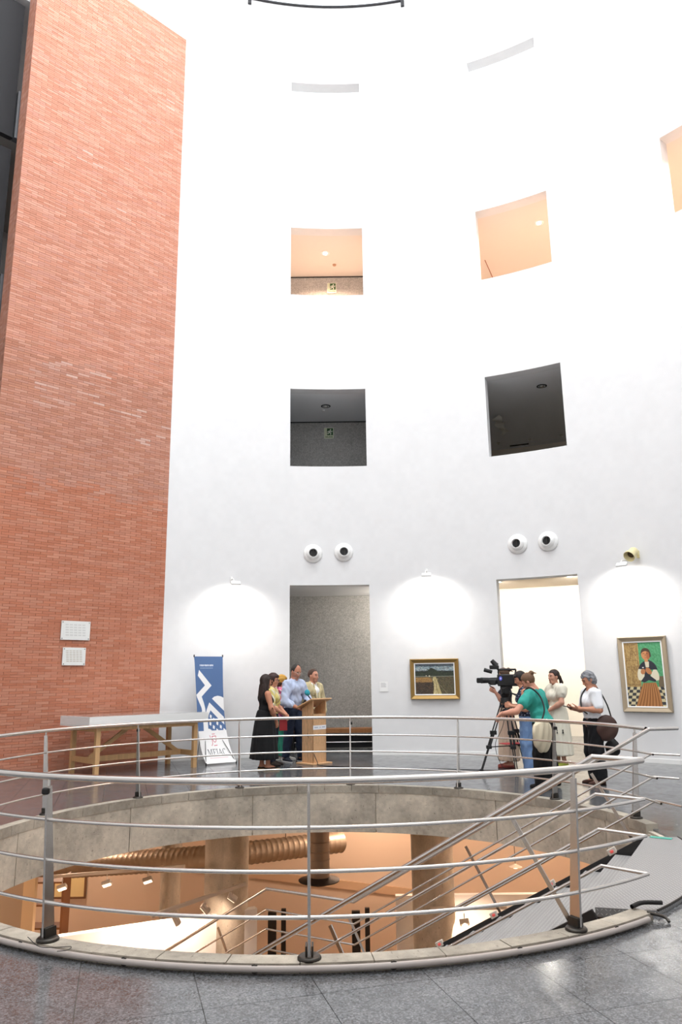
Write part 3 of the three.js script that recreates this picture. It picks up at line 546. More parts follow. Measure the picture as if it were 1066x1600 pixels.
// --- air nozzles
for (const [deg, y, label, tilt] of [[-4.5, 4.21, 'white eyeball air nozzle, left one above the dark doorway', 0.1], [0.0, 4.235, 'white eyeball air nozzle, right one above the dark doorway', 0.16], [25.0, 4.23, 'white eyeball air nozzle, left one above the bright doorway', -0.25], [29.2, 4.23, 'white eyeball air nozzle, right one above the bright doorway', -0.3]]) {
  const t = wallGroup('air_nozzle', label, 'air vent', deg, y, 0.004, 'eyeball air nozzles over the doorways');
  const ring = [[0.12, 0], [0.2, 0], [0.205, 0.012], [0.19, 0.028], [0.165, 0.04], [0.15, 0.05], [0.12, 0.05]].map(([a, b]) => new THREE.Vector2(a, b));
  part('flange', new THREE.LatheGeometry(ring, 40).rotateX(PI / 2), MAT.whitePaint, t);
  const b = new THREE.Group(); b.name = 'ball'; t.add(b); b.rotation.set(-0.02, tilt * 0.45, 0);
  const prof = []; for (let i = 0; i <= 14; i++) { const a = -0.1 + i * 1.2 / 14; const r = 0.15 * Math.cos(a), z = 0.025 + 0.115 * Math.sin(a); if (r > 0.09) prof.push(new THREE.Vector2(r, z)); }
  prof.push(new THREE.Vector2(0.088, 0.118), new THREE.Vector2(0.084, 0.04));
  part('ball_shell', new THREE.LatheGeometry(prof, 36).rotateX(PI / 2), MAT.whitePaint, b);
  part('throat', merge([cyl(0.084, 0.084, 0.01, 0, 0.075, 0, 24).rotateX(PI / 2)]), MAT.black, b);
  part('damper_blade', box(0.01, 0.15, 0.02, 0.012, 0, 0.095), MAT.steelDark, b);
}
// --- cream horn speaker
{
  const t = wallGroup('horn_speaker', 'cream horn loudspeaker above the woman portrait', 'speaker', 40.4, 3.78, 0);
  const cream = std({ color: 0xe2d6a8, roughness: 0.5 });
  part('bracket', merge([box(0.05, 0.14, 0.03, 0.05, 0, 0.015), bar([0.05, 0, 0.03], [0.02, 0.02, 0.12], 0.012)]), cream, t);
  const h = new THREE.LatheGeometry([[0.02, -0.12], [0.07, -0.12], [0.085, -0.09], [0.085, 0.02], [0.105, 0.06], [0.11, 0.12], [0.1, 0.12], [0.085, 0.05], [0.06, 0.03]].map(([a, b]) => new THREE.Vector2(a, b)), 30).rotateX(PI / 2 + 0.6).rotateY(-0.25).translate(0, 0, 0.2);
  part('horn', h, cream, t);
  part('grille', cyl(0.062, 0.062, 0.02, 0, 0.035, 0, 24).rotateX(PI / 2 + 0.6).rotateY(-0.25).translate(0, 0, 0.2), std({ color: 0x5a4a35, roughness: 0.9 }), t);
}
// --- picture lights on arms: they wash the wall below
const lampWhite = std({ color: 0xffffff, emissive: 0xffffff, emissiveIntensity: 2.5 });
for (const [deg, y, label] of [[-16.2, 3.62, 'white arm spotlight on the wall above the banner'], [12.0, 3.76, 'white arm spotlight on the wall above the landscape painting'], [39.3, 3.68, 'white arm spotlight on the wall above the woman portrait'], [73, 3.7, 'white arm spotlight on the wall right of the portrait']]) {
  const t = wallGroup('wall_spotlight', label, 'wall lamp', deg, y, 0, 'arm spotlights on the drum wall');
  part('wall_plate', rbox(0.05, 0.12, 0.02, 0, 0, 0.01, 0.006), MAT.whitePaint, t);
  part('arm', polyTube([[0, 0, 0.02], [0, -0.02, 0.3], [0, -0.1, 0.42]], 0.01, 8), MAT.whitePaint, t);
  const h = part('lamp_head', rbox(0.2, 0.035, 0.1, 0.03, 0, 0, 0.012).rotateX(0.75).translate(0, -0.12, 0.44), MAT.whitePaint, t);
  const n = V3(0, -1, 0).applyAxisAngle(V3(1, 0, 0), 0.75);
  part('lamp_lens', box(0.17, 0.006, 0.075, 0.03, -0.018, 0).rotateX(0.75).translate(0, -0.12, 0.44), lampWhite, h);
  t.updateMatrixWorld();
  const l = new THREE.SpotLight(0xfffaf2, 10, 0, 1.3, 1, 2); l.position.copy(V3(0.03, -0.16, 0.46).addScaledVector(n, 0.01).applyMatrix4(t.matrixWorld)); l.target.position.copy(V3(0.03, -0.85, 0).applyMatrix4(t.matrixWorld)); l.castShadow = true; l.shadow.radius = 3; scene.add(l, l.target);
}
// --- framed paintings
function mitred(w, h, f, prof) { // frame of four mitred sides; prof: [inset, z] from outer back to inner front
  const P = [], c = (k, i) => [[-w / 2 + i, -h / 2 + i], [w / 2 - i, -h / 2 + i], [w / 2 - i, h / 2 - i], [-w / 2 + i, h / 2 - i]][k];
  for (let k = 0; k < 4; k++) for (let i = 0; i + 1 < prof.length; i++) { const [i0, z0] = prof[i], [i1, z1] = prof[i + 1], a = c(k, i0), b = c((k + 1) % 4, i0), d = c((k + 1) % 4, i1), e = c(k, i1); P.push(a[0], a[1], z0, b[0], b[1], z0, d[0], d[1], z1, a[0], a[1], z0, d[0], d[1], z1, e[0], e[1], z1); }
  const g = new THREE.BufferGeometry(); g.setAttribute('position', new THREE.Float32BufferAttribute(P, 3)); g.computeVertexNormals(); return g;
}
let sd = 77; const r2 = () => { sd = (sd * 1664525 + 1013904223) >>> 0; return sd / 4294967296; };
const dab = (x, c, X, Y, w, h, n, cols, lw = 3, len = 12, ang = 0) => { for (let i = 0; i < n; i++) { x.strokeStyle = cols[Math.floor(r2() * cols.length)]; x.lineWidth = lw * (0.5 + r2()); const px = X + r2() * w, py = Y + r2() * h, a = ang + (r2() - 0.5) * 0.8; x.beginPath(); x.moveTo(px, py); x.lineTo(px + Math.cos(a) * len, py + Math.sin(a) * len); x.stroke(); } };
const landscape = canvasTex(512, 416, (x, w, h) => {
  x.fillStyle = '#5f6a70'; x.fillRect(0, 0, w, 100); dab(x, 0, 0, 0, w, 40, 300, ['#3c454d', '#4a545c', '#59636a'], 5, 26); dab(x, 0, 0, 36, w, 55, 420, ['#7f9aa4', '#9db4b8', '#6f868f', '#b3bcb8', '#8c8f92'], 5, 24);
  x.fillStyle = '#57513f'; x.fillRect(0, 160, w, h - 160);
  x.fillStyle = '#262c22'; x.beginPath(); x.moveTo(0, 175); x.lineTo(0, 108); for (let i = 0; i <= 512; i += 8) x.lineTo(i, 100 + 8 * Math.sin(i * 0.05) - (i > 150 && i < 300 ? 40 * Math.sin((i - 150) / 150 * PI) : 0) + 6 * r2()); x.lineTo(w, 175); x.fill();
  dab(x, 0, 0, 108, w, 62, 700, ['#1d241b', '#2c3426', '#38402d', '#20281f', '#414a33'], 4, 10, 1); dab(x, 0, 150, 70, 140, 80, 300, ['#1f271d', '#343c29', '#2a3324'], 4, 9, 1);
  x.fillStyle = '#8d9080'; x.fillRect(0, 168, w, 6);
  x.fillStyle = '#8a6a3c'; x.beginPath(); x.moveTo(0, 190); x.lineTo(170, 182); x.lineTo(235, 235); x.lineTo(200, 260); x.lineTo(0, 260); x.fill(); dab(x, 0, 0, 188, 210, 70, 500, ['#a07a45', '#8d6b3b', '#b08b55', '#755632'], 3, 14);
  dab(x, 0, 0, 255, 230, 160, 900, ['#3c2d24', '#4a3528', '#33291f', '#56402d', '#2c2622'], 5, 20); dab(x, 0, 270, 175, 242, 240, 1300, ['#4f4a30', '#5d5538', '#43402c', '#6b6242', '#3a3526', '#5a4232'], 4, 16, 0.3);
  x.fillStyle = '#b5a574'; x.beginPath(); x.moveTo(236, 182); x.lineTo(272, 178); x.lineTo(300, 260); x.lineTo(345, 416); x.lineTo(232, 416); x.lineTo(250, 280); x.lineTo(228, 215); x.fill();
  dab(x, 0, 240, 200, 50, 210, 260, ['#c9bb8a', '#a39362', '#d8cba0', '#8f7f50'], 3, 22, 1.45); x.strokeStyle = '#5d5233'; x.lineWidth = 4; x.beginPath(); x.moveTo(262, 220); x.lineTo(300, 416); x.stroke(); x.strokeStyle = '#c2b68c'; x.lineWidth = 2; x.beginPath(); x.moveTo(290, 250); x.lineTo(420, 416); x.stroke();
  x.fillStyle = '#cfc9b2'; x.fillRect(180, 160, 16, 16); x.fillRect(140, 158, 12, 12);
});
const portrait = canvasTex(384, 672, (x, w, h) => {
  x.fillStyle = '#4f9a6b'; x.fillRect(0, 0, w, h); dab(x, 0, 130, 0, 254, 480, 1100, ['#4f9a6b', '#5aa574', '#478f60', '#3f8657', '#63a97b'], 6, 18, 1.2);
  x.fillStyle = '#a98a55'; x.fillRect(0, 0, 150, 470); dab(x, 0, 0, 0, 140, 470, 900, ['#a98a55', '#b79a63', '#96784a', '#c0a46d', '#8b6d42'], 4, 20, 1.5);
  x.strokeStyle = '#6d5331'; x.lineWidth = 4; for (const [a, b, c, d] of [[14, 20, 50, 150], [78, 20, 56, 110], [14, 190, 120, 70], [14, 280, 50, 170], [76, 280, 58, 170]]) x.strokeRect(a, b, c, d); x.beginPath(); x.arc(105, 75, 26, 0.4, 4.2); x.stroke(); x.beginPath(); x.arc(98, 130, 18, 3, 6.6); x.stroke();
  const s = 34; for (let j = 0; j < 7; j++) for (let i = -2; i < 13; i++) { x.fillStyle = (i + j) % 2 ? '#cfc39a' : '#3b3a3d'; const y0 = 470 + j * 31, k = 1 + j * 0.06; x.beginPath(); x.moveTo(192 + (i * s - 192) * k, y0); x.lineTo(192 + (i * s + s - 192) * k, y0); x.lineTo(192 + (i * s + s - 192) * (k + 0.06), y0 + 31); x.lineTo(192 + (i * s - 192) * (k + 0.06), y0 + 31); x.fill(); }
  x.fillStyle = '#6d5f48'; x.fillRect(330, 360, 54, 110);
  // skirt
  x.fillStyle = '#a8703f'; x.beginPath(); x.moveTo(170, 430); x.lineTo(300, 425); x.quadraticCurveTo(340, 520, 345, h); x.lineTo(80, h); x.quadraticCurveTo(120, 540, 170, 430); x.fill();
  for (let i = 0; i < 15; i++) { x.strokeStyle = i % 2 ? '#7d4f2b' : '#c08650'; x.lineWidth = 6; x.beginPath(); x.moveTo(178 + i * 8.4, 436); x.quadraticCurveTo(150 + i * 12.5, 540, 95 + i * 17, h); x.stroke(); }
  // sleeves and blouse
  x.fillStyle = '#ddd6bd'; x.beginPath(); x.moveTo(140, 270); x.quadraticCurveTo(105, 340, 130, 400); x.lineTo(170, 405); x.lineTo(215, 385); x.lineTo(190, 330); x.lineTo(180, 270); x.fill(); x.beginPath(); x.moveTo(300, 270); x.quadraticCurveTo(355, 330, 335, 400); x.lineTo(290, 410); x.lineTo(240, 385); x.lineTo(270, 320); x.fill();
  x.fillStyle = '#2b2d37'; x.beginPath(); x.moveTo(215, 195); x.quadraticCurveTo(150, 220, 135, 280); x.lineTo(200, 290); x.lineTo(190, 360); x.lineTo(150, 410); x.lineTo(185, 425); x.lineTo(230, 400); x.lineTo(300, 420); x.lineTo(305, 400); x.lineTo(245, 350); x.lineTo(262, 290); x.lineTo(330, 290); x.quadraticCurveTo(315, 215, 255, 192); x.fill();
  x.fillStyle = '#d7cfb4'; x.beginPath(); x.moveTo(205, 205); x.lineTo(250, 205); x.lineTo(246, 265); x.lineTo(212, 265); x.fill();
  x.fillStyle = '#b97a4e'; x.beginPath(); x.ellipse(180, 310, 24, 30, 0.3, 0, 7); x.fill(); x.beginPath(); x.ellipse(238, 305, 26, 40, -0.6, 0, 7); x.fill(); x.fillStyle = '#eeeae0'; x.fillRect(175, 262, 16, 10);
  x.fillStyle = '#c98a5b'; x.fillRect(206, 165, 34, 42); x.beginPath(); x.ellipse(221, 130, 44, 58, 0, 0, 7); x.fill(); x.fillStyle = '#a9663f'; x.beginPath(); x.ellipse(246, 135, 18, 48, 0, 0, 7); x.fill();
  x.fillStyle = '#4b3a2c'; x.beginPath(); x.moveTo(172, 130); x.quadraticCurveTo(172, 60, 225, 60); x.quadraticCurveTo(278, 66, 276, 150); x.lineTo(262, 165); x.lineTo(258, 110); x.quadraticCurveTo(222, 78, 186, 108); x.fill();
  x.strokeStyle = '#3a281c'; x.lineWidth = 4; for (const a of [202, 238]) { x.beginPath(); x.arc(a, 126, 9, 3.4, 6); x.stroke(); } x.beginPath(); x.moveTo(220, 125); x.lineTo(217, 148); x.stroke(); x.strokeStyle = '#8c3b2c'; x.beginPath(); x.moveTo(210, 165); x.lineTo(230, 165); x.stroke();
});
function painting(label, deg, y, w, h, f, tex, gold, slip) {
  const t = wallGroup('framed_painting', label, 'painting', deg, y, 0.012 + (w * w) / (8 * R));
  part('frame', mitred(w, h, f, [[0, -0.0], [0, 0.045], [0.012, 0.06], [f * 0.35, 0.052], [f * 0.8, 0.034], [f, 0.03], [f, 0.0]]), gold, t);
  part('slip', mitred(w - 2 * f, h - 2 * f, slip, [[0, 0.0], [0, 0.034], [slip, 0.03], [slip, 0.0]]), MAT.whitePaint, t);
  part('canvas', box(w - 2 * f - 2 * slip, h - 2 * f - 2 * slip, 0.02, 0, 0, 0.012), std({ map: tex, roughness: 0.6 }), t);
}
painting('gilt-framed painting of a path leading to dark trees', 12.55, 1.515, 1.01, 0.82, 0.085, landscape, std({ color: 0x9a7b45, metalness: 0.55, roughness: 0.42 }), 0.02);
painting('tall framed portrait of a woman in a dark shawl and brown skirt', 40.15, 1.56, 0.885, 1.36, 0.085, portrait, std({ color: 0xa89880, metalness: 0.1, roughness: 0.55 }), 0.022);
{
  const t = wallGroup('wall_label', 'small white caption card left of the landscape painting', 'label', 5.4, 1.37, 0.004);
  part('card', box(0.17, 0.2, 0.006, 0, 0, 0.003), MAT.whitePaint, t);
  part('caption_print', box(0.14, 0.11, 0.001, 0, 0.03, 0.0065), std({ map: canvasTex(64, 64, (x, w, h) => { x.fillStyle = '#eeeeee'; x.fillRect(0, 0, w, h); x.fillStyle = '#b4b4b4'; for (let i = 0; i < 8; i++) x.fillRect(5, 4 + i * 7, 40 + (i * 37 % 14), 3); }) }), t);
}
// --- plaques on the brick
for (const [s, y, w, h, label, lines] of [[1.86, 2.47, 0.56, 0.345, 'larger white engraved plaque on the brick wall, upper of two', 5], [1.86, 2.0, 0.44, 0.32, 'smaller white engraved plaque on the brick wall, lower of two', 7]]) {
  const t = thing('wall_plaque', label, 'plaque', [BS[0] + BD[0] * s + BN[0] * 0.012, y, BS[1] + BD[1] * s + BN[1] * 0.012], rad(45));
  part('plate', rbox(w, h, 0.018, 0, 0, 0.012, 0.003), std({ color: 0xe3e3e0, roughness: 0.3 }), t);
  part('engraving', box(w * 0.84, h * 0.8, 0.001, 0, 0, 0.0217), std({ roughness: 0.35, map: canvasTex(128, 96, (x, cw, ch) => { x.fillStyle = '#e3e3e0'; x.fillRect(0, 0, cw, ch); x.fillStyle = lines > 5 ? '#b6aea0' : '#cfcfcc'; for (let i = 0; i < lines; i++) { const o = (i * 53 % 17); for (let k = 0; k < 5; k++) x.fillRect(8 + o * 0.5 + k * 22, 8 + i * (82 / lines), 17, lines > 5 ? 5 : 9); } }) }), t);
  for (const [a, b] of [[-1, -1], [1, -1], [1, 1], [-1, 1]]) part('screw', cyl(0.008, 0.008, 0.008, 0, 0, 0, 10).rotateX(PI / 2).translate(a * (w / 2 - 0.025), b * (h / 2 - 0.025), 0.024), MAT.steelDark, t);
}
// --- exit signs
const exitTex = canvasTex(128, 160, (x, w, h) => {
  x.fillStyle = '#dfe6c8'; x.fillRect(0, 0, w, h); x.fillStyle = '#2f5d34'; x.fillRect(38, 6, 84, 104);
  x.fillStyle = '#eef2e4'; x.beginPath(); x.arc(88, 28, 10, 0, 7); x.fill(); x.strokeStyle = '#eef2e4'; x.lineWidth = 12; x.lineCap = 'round'; x.beginPath(); x.moveTo(82, 44); x.lineTo(72, 68); x.lineTo(92, 80); x.lineTo(88, 100); x.moveTo(72, 68); x.lineTo(56, 86); x.lineTo(44, 86); x.moveTo(80, 46); x.lineTo(58, 50); x.lineTo(50, 64); x.moveTo(82, 46); x.lineTo(98, 58); x.lineTo(110, 50); x.stroke();
  x.fillStyle = '#2f5d34'; x.font = 'bold 30px sans-serif'; x.textAlign = 'center'; x.fillText('SALIDA', 64, 146, 116);
});
for (const [x, y, label] of [[-0.02, 11.8, 'green exit sign in the lit middle opening over the doorway'], [-0.13, 7.7, 'green exit sign in the unlit opening over the doorway']]) {
  const t = thing('exit_sign', label, 'sign', [x, y, DZ - R - 2.19]);
  part('sign_box', rbox(0.25, 0.3, 0.03, 0, 0, 0.015, 0.004), MAT.whitePaint, t);
  part('sign_face', box(0.235, 0.285, 0.002, 0, 0, 0.031), std({ map: exitTex, roughness: 0.5 }), t);
}
// --- downlights in the rooms behind the openings
const peach = new THREE.Color().setRGB(1.0, 0.64, 0.43);
for (const [deg, r, row, on, label] of [[-2.2, 1.06, 2, 1, 'glowing ceiling downlight in the lit opening of the left column'], [29.6, 1.12, 2, 1, 'glowing ceiling downlight in the lit opening of the middle column'], [55, 1.1, 2, 1, 'glowing ceiling downlight in the lit opening at the right edge'], [-2.3, 1.07, 1, 0, 'unlit ceiling downlight in the dark opening of the left column'], [28.3, 1.1, 1, 0, 'unlit ceiling downlight in the dark opening of the middle column']]) {
  const y = ROW[row][1], [x, , z] = onDrum(deg, 0, R + r), t = thing('ceiling_downlight', label, 'downlight', [x, y, z]);
  part('lamp_ring', new THREE.LatheGeometry([[0.085, 0], [0.115, 0], [0.118, -0.008], [0.085, -0.012]].map(([a, b]) => new THREE.Vector2(a, b)), 28), on ? MAT.whitePaint : MAT.black, t);
  part('lamp_bulb', new THREE.SphereGeometry(0.06, 16, 10).scale(1, 0.5, 1).translate(0, -0.012, 0), on ? std({ color: 0xffffff, emissive: new THREE.Color().setRGB(1, 0.85, 0.66), emissiveIntensity: 5 }) : MAT.steel, t);
  if (on) { const l = new THREE.SpotLight(peach, 72, 0, 1.35, 0.4, 2); l.position.set(x, y - 0.06, z); l.target.position.set(x, y - 3, z); l.castShadow = true; l.shadow.radius = 3; scene.add(l, l.target); }
}
{
  const [x1, , z1] = onDrum(-0.8, 0, R + 1.6), s1 = thing('smoke_detector', 'small ceiling detector in the lit opening of the left column', 'detector', [x1, 12.155, z1]);
  part('housing', cyl(0.04, 0.05, 0.03, 0, -0.015, 0, 16), std({ color: 0xb98f74, roughness: 0.6 }), s1);
  const [x2, , z2] = onDrum(-2.6, 0, R + 1.35), s2 = thing('smoke_detector', 'small ceiling detector in the unlit opening of the left column', 'detector', [x2, 8.025, z2]);
  part('housing', cyl(0.03, 0.04, 0.03, 0, -0.015, 0, 16), MAT.whitePaint, s2);
  const a = onDrum(20.4, 8.02, R + 5.3), b = onDrum(22.6, 8.02, R + 5.3), v = thing('slot_diffuser', 'black slot diffuser in the dark ceiling of the middle column', 'air vent');
  part('slot', flatBar(a, b, 0.05, 0.02, [0, 1, 0]), MAT.black, v);
  const p = thing('peeling_plaster', 'loose flap of peeling plaster on the dark ceiling of the middle column', 'plaster flap');
  const c = onDrum(20.7, 8.01, R + 3.2), g = new THREE.PlaneGeometry(0.2, 1.4, 5, 14), q = g.attributes.position; for (let i = 0; i < q.count; i++) { q.setZ(i, -0.05 * (1 + Math.sin(q.getY(i) * 9 + q.getX(i) * 11))); q.setX(i, q.getX(i) * (1 + 0.4 * Math.sin(q.getY(i) * 14))); } g.computeVertexNormals();
  part('flap', g.rotateX(PI / 2).rotateY(-0.38).translate(c[0], 7.9, c[2]), std({ color: 0xe4e2dc, roughness: 0.9, side: THREE.DoubleSide }), p);
  for (const [d, r, l] of [[19.27, 4.9, 'left small sprinkler on the dark ceiling of the middle column'], [22.98, 4.9, 'middle small sprinkler on the dark ceiling of the middle column'], [26.6, 4.95, 'right small sprinkler on the dark ceiling of the middle column']]) { const [x, , z] = onDrum(d, 0, R + r), t = thing('sprinkler', l, 'sprinkler', [x, 8.025, z]); part('head', merge([cyl(0.05, 0.05, 0.012, 0, -0.006, 0, 14), cyl(0.015, 0.02, 0.05, 0, -0.035, 0, 10)]), MAT.steel, t); }
  const hook = thing('ceiling_cable', 'thin red cable run on the lit ceiling of the middle column', 'cable');
  part('cable', bar(onDrum(20.7, 12.14, R + 2.14), onDrum(20.96, 12.14, R + 3.4), 0.008), std({ color: 0xa8532f, roughness: 0.6 }), hook);
}
// --- gallery room behind the bright doorway: lamps on its ceiling
const roomWhite = new THREE.Color().setRGB(1.0, 0.95, 0.86);
for (const [deg, r, p, label] of [[27.5, 3.4, 90, 'bright round ceiling lamp in the room behind the right doorway'], [38, 3.6, 80, 'bright ceiling lamp deeper right in the room behind the right doorway'], [19, 3.6, 70, 'bright ceiling lamp deeper left in the room behind the right doorway']]) {
  const [x, , z] = onDrum(deg, 0, R + r), t = thing('ceiling_lamp', label, 'lamp', [x, 3.95, z]);
  part('lamp_rim', cyl(0.09, 0.09, 0.04, 0, -0.02, 0, 20), MAT.whitePaint, t); part('lamp_lens', cyl(0.07, 0.07, 0.01, 0, -0.045, 0, 20), std({ color: 0xffffff, emissive: roomWhite, emissiveIntensity: 4 }), t);
  const l = new THREE.SpotLight(roomWhite, p * 0.42, 0, 1.35, 0.6, 2), [ex, , ez] = onDrum(deg, 0, R + 5.6); l.position.set(x, 3.87, z); l.target.position.set(ex, 1.2, ez); l.castShadow = true; l.shadow.radius = 4; scene.add(l, l.target);
}
{
  const [x, , z] = onDrum(24, 0, R + 1.4), t = thing('room_projector', 'small white spotlight on the ceiling inside the bright doorway', 'spotlight', [x, 3.95, z], 0.5);
  part('stem', cyl(0.012, 0.012, 0.1, 0, -0.05, 0, 8), MAT.whitePaint, t); part('lamp_body', new THREE.LatheGeometry([[0, -0.1], [0.05, -0.1], [0.06, 0.06], [0.09, 0.12], [0.07, 0.12]].map(([a, b]) => new THREE.Vector2(a, b)), 20).rotateX(2.2).translate(0, -0.14, 0), MAT.whitePaint, t);
  const l = new THREE.SpotLight(roomWhite, 14, 0, 1.3, 0.6, 2), [fx, , fz] = onDrum(28, 0, R + 0.7); l.position.set(x, 3.7, z); l.target.position.set(fx, 0, fz); l.castShadow = true; l.shadow.radius = 3; scene.add(l, l.target);
}
// --- bench behind the dark doorway
{
  const z = DZ - R - 1.5, t = thing('wooden_bench', 'long wooden bench inside the dark doorway behind the lectern', 'bench', [0.1, 0, z]);
  part('seat', rbox(2.6, 0.1, 0.4, 0, 0.4, 0, 0.008), std({ map: repeat(woodTex, 2, 2), color: 0xb98f68, roughness: 0.5 }), t);
  for (const x of [-1.1, 1.1]) part('leg', box(0.08, 0.35, 0.36, x, 0.175, 0), MAT.black, t);
  part('back_panel', box(2.4, 0.3, 0.03, 0, 0.17, -0.1), MAT.darkGrey, t); part('foot_rail', bar([-1.1, 0.15, 0.1], [1.1, 0.15, 0.1], 0.012), MAT.steel, t);
}
// --- display case on a wooden trestle
{
  const a = rad(-44), L = 1.9, W = 0.9, cx = -3.95 + Math.cos(a) * L / 2 + Math.sin(a) * W / 2, cz = -5.35 + Math.sin(a) * L / 2 - Math.cos(a) * W / 2;
  const t = thing('display_case', 'white glass-topped display case on a pale wooden trestle', 'display case', [cx, 0, cz], -a);
  const lw = 0.075; const pine = std({ map: repeat(woodTex, 3, 3), color: 0xf4e2c4, roughness: 0.55 });
  for (const [x, z] of [[-1, 1], [1, 1], [-1, -1], [1, -1]]) part('leg', box(lw, 0.8, lw, x * L / 2, 0.4, z * W / 2), pine, t);
  for (const x of [-1, 1]) { part('end_rail', box(0.04, 0.09, W - lw, x * L / 2, 0.25, 0), pine, t); part('top_rail', box(0.05, 0.08, W + 0.05, x * L / 2, 0.76, 0), pine, t); }
  for (const z of [-1, 1]) part('side_rail', box(L, 0.07, 0.045, 0, 0.77, z * W / 2), pine, t);
  part('stretcher', box(L, 0.09, 0.045, 0, 0.25, 0), pine, t);
  for (const s of [-1, 1]) part('brace', flatBar([s * 0.85, 0.28, 0], [s * 0.12, 0.76, 0], 0.07, 0.04, [0, 1, 0]), pine, t);
  const bw = L + 0.42, bd = W + 0.22, w = part('case_body', merge([box(bw, 0.02, bd, 0, 0.815, 0), box(bw, 0.15, 0.02, 0, 0.895, bd / 2 - 0.01), box(bw, 0.15, 0.02, 0, 0.895, -bd / 2 + 0.01), box(0.02, 0.15, bd - 0.04, bw / 2 - 0.01, 0.895, 0), box(0.02, 0.15, bd - 0.04, -bw / 2 + 0.01, 0.895, 0)]), MAT.whitePaint, t);
  part('glass_top', box(bw - 0.01, 0.008, bd - 0.01, 0, 0.974, 0), phys({ color: 0xffffff, roughness: 0.02, transmission: 1, thickness: 0, ior: 1.5 }), w);
  for (const [x, z, ww, hh, r] of [[-0.6, 0.15, 0.3, 0.21, 0.1], [-0.15, -0.1, 0.21, 0.3, -0.15], [0.35, 0.1, 0.3, 0.22, 0.05], [0.8, -0.05, 0.21, 0.3, 0.2]]) {
    const p = thing('paper_sheet', x < -0.4 ? 'white sheet of paper at the near left end in the display case' : x < 0 ? 'white sheet second from the left in the display case' : x < 0.5 ? 'white sheet third from the left in the display case' : 'white sheet at the right end in the display case', 'paper');
    part('sheet', box(ww, 0.004, hh, x, 0.828, z, r).rotateY(-a).translate(cx, 0, cz), std({ color: 0xf2f0ea, roughness: 0.8 }), p);
  }
}
// --- X banner stand
const bannerTex = canvasTex(512, 1536, (x, w, h) => {
  const wht = '#e9e8e8'; x.fillStyle = '#4c6996'; x.fillRect(0, 0, w, h); x.fillStyle = wht; x.fillRect(0, 1100, w, h - 1100);
  const S = w / 640, px = (X, Y) => [((X - 130) + (Y - 700) * -0.05) * S * 1.0, (Y - 100) * S * 1.04];
  const poly = (pts) => { x.beginPath(); pts.forEach(([a, b], i) => { const q = px(a, b); i ? x.lineTo(...q) : x.moveTo(...q); }); x.closePath(); x.fill(); };
  x.fillStyle = wht;
  poly([[205, 345], [495, 630], [262, 825], [310, 930], [345, 1040], [355, 1140], [375, 1060], [440, 930], [775, 1195], [775, 1330], [465, 1070], [420, 1150], [395, 1260], [395, 1400], [400, 1440], [545, 1460], [590, 1540], [640, 1760], [480, 1680], [420, 1500], [290, 1490], [290, 1300], [285, 1150], [255, 1020], [150, 830], [140, 790], [340, 625], [175, 450]]);
  poly([[505, 865], [560, 830], [640, 815], [720, 830], [790, 860], [790, 1090]]);
  // pale field left of the lattice foot
  poly([[300, 1380], [420, 1390], [560, 1480], [700, 1720], [520, 1720], [380, 1560]]);
  // lattice windows
  for (let r = 0; r < 6; r++) for (let c = 0; c < 5; c++) { const X = 450 + c * 74 - r * 18 + r * r * 3, Y = 1140 + c * 62 + r * 125; poly([[X, Y], [X + 42, Y + 22], [X + 30, Y + 78], [X - 8, Y + 52]]); }
  x.fillStyle = '#d3dbe8'; for (let i = 0; i < 11; i++) x.fillRect(92 + i * 23, 122 + (i % 3), 13 + (i * 5 % 7), 26); x.fillStyle = '#9fb2cf'; for (let i = 0; i < 16; i++) x.fillRect(100 + i * 14.5, 172, 10, 11);
  x.strokeStyle = '#c0485a'; x.lineWidth = 9; x.beginPath(); x.moveTo(195, 1165); x.quadraticCurveTo(205, 1215, 225, 1225); x.quadraticCurveTo(232, 1290, 200, 1310); x.moveTo(232, 1180); x.lineTo(300, 1178); x.quadraticCurveTo(305, 1260, 268, 1262); x.quadraticCurveTo(236, 1252, 232, 1180); x.moveTo(236, 1150); x.lineTo(290, 1150); x.moveTo(240, 1310); x.lineTo(300, 1306); x.stroke();
  x.fillStyle = '#4c4f56'; x.font = '118px serif'; x.textAlign = 'center'; x.fillText('MEIAC', w * 0.5, 1440, 320); x.fillStyle = '#d3a0a9'; for (let i = 0; i < 24; i++) x.fillRect(110 + i * 13, 1466, 9, 9);
});
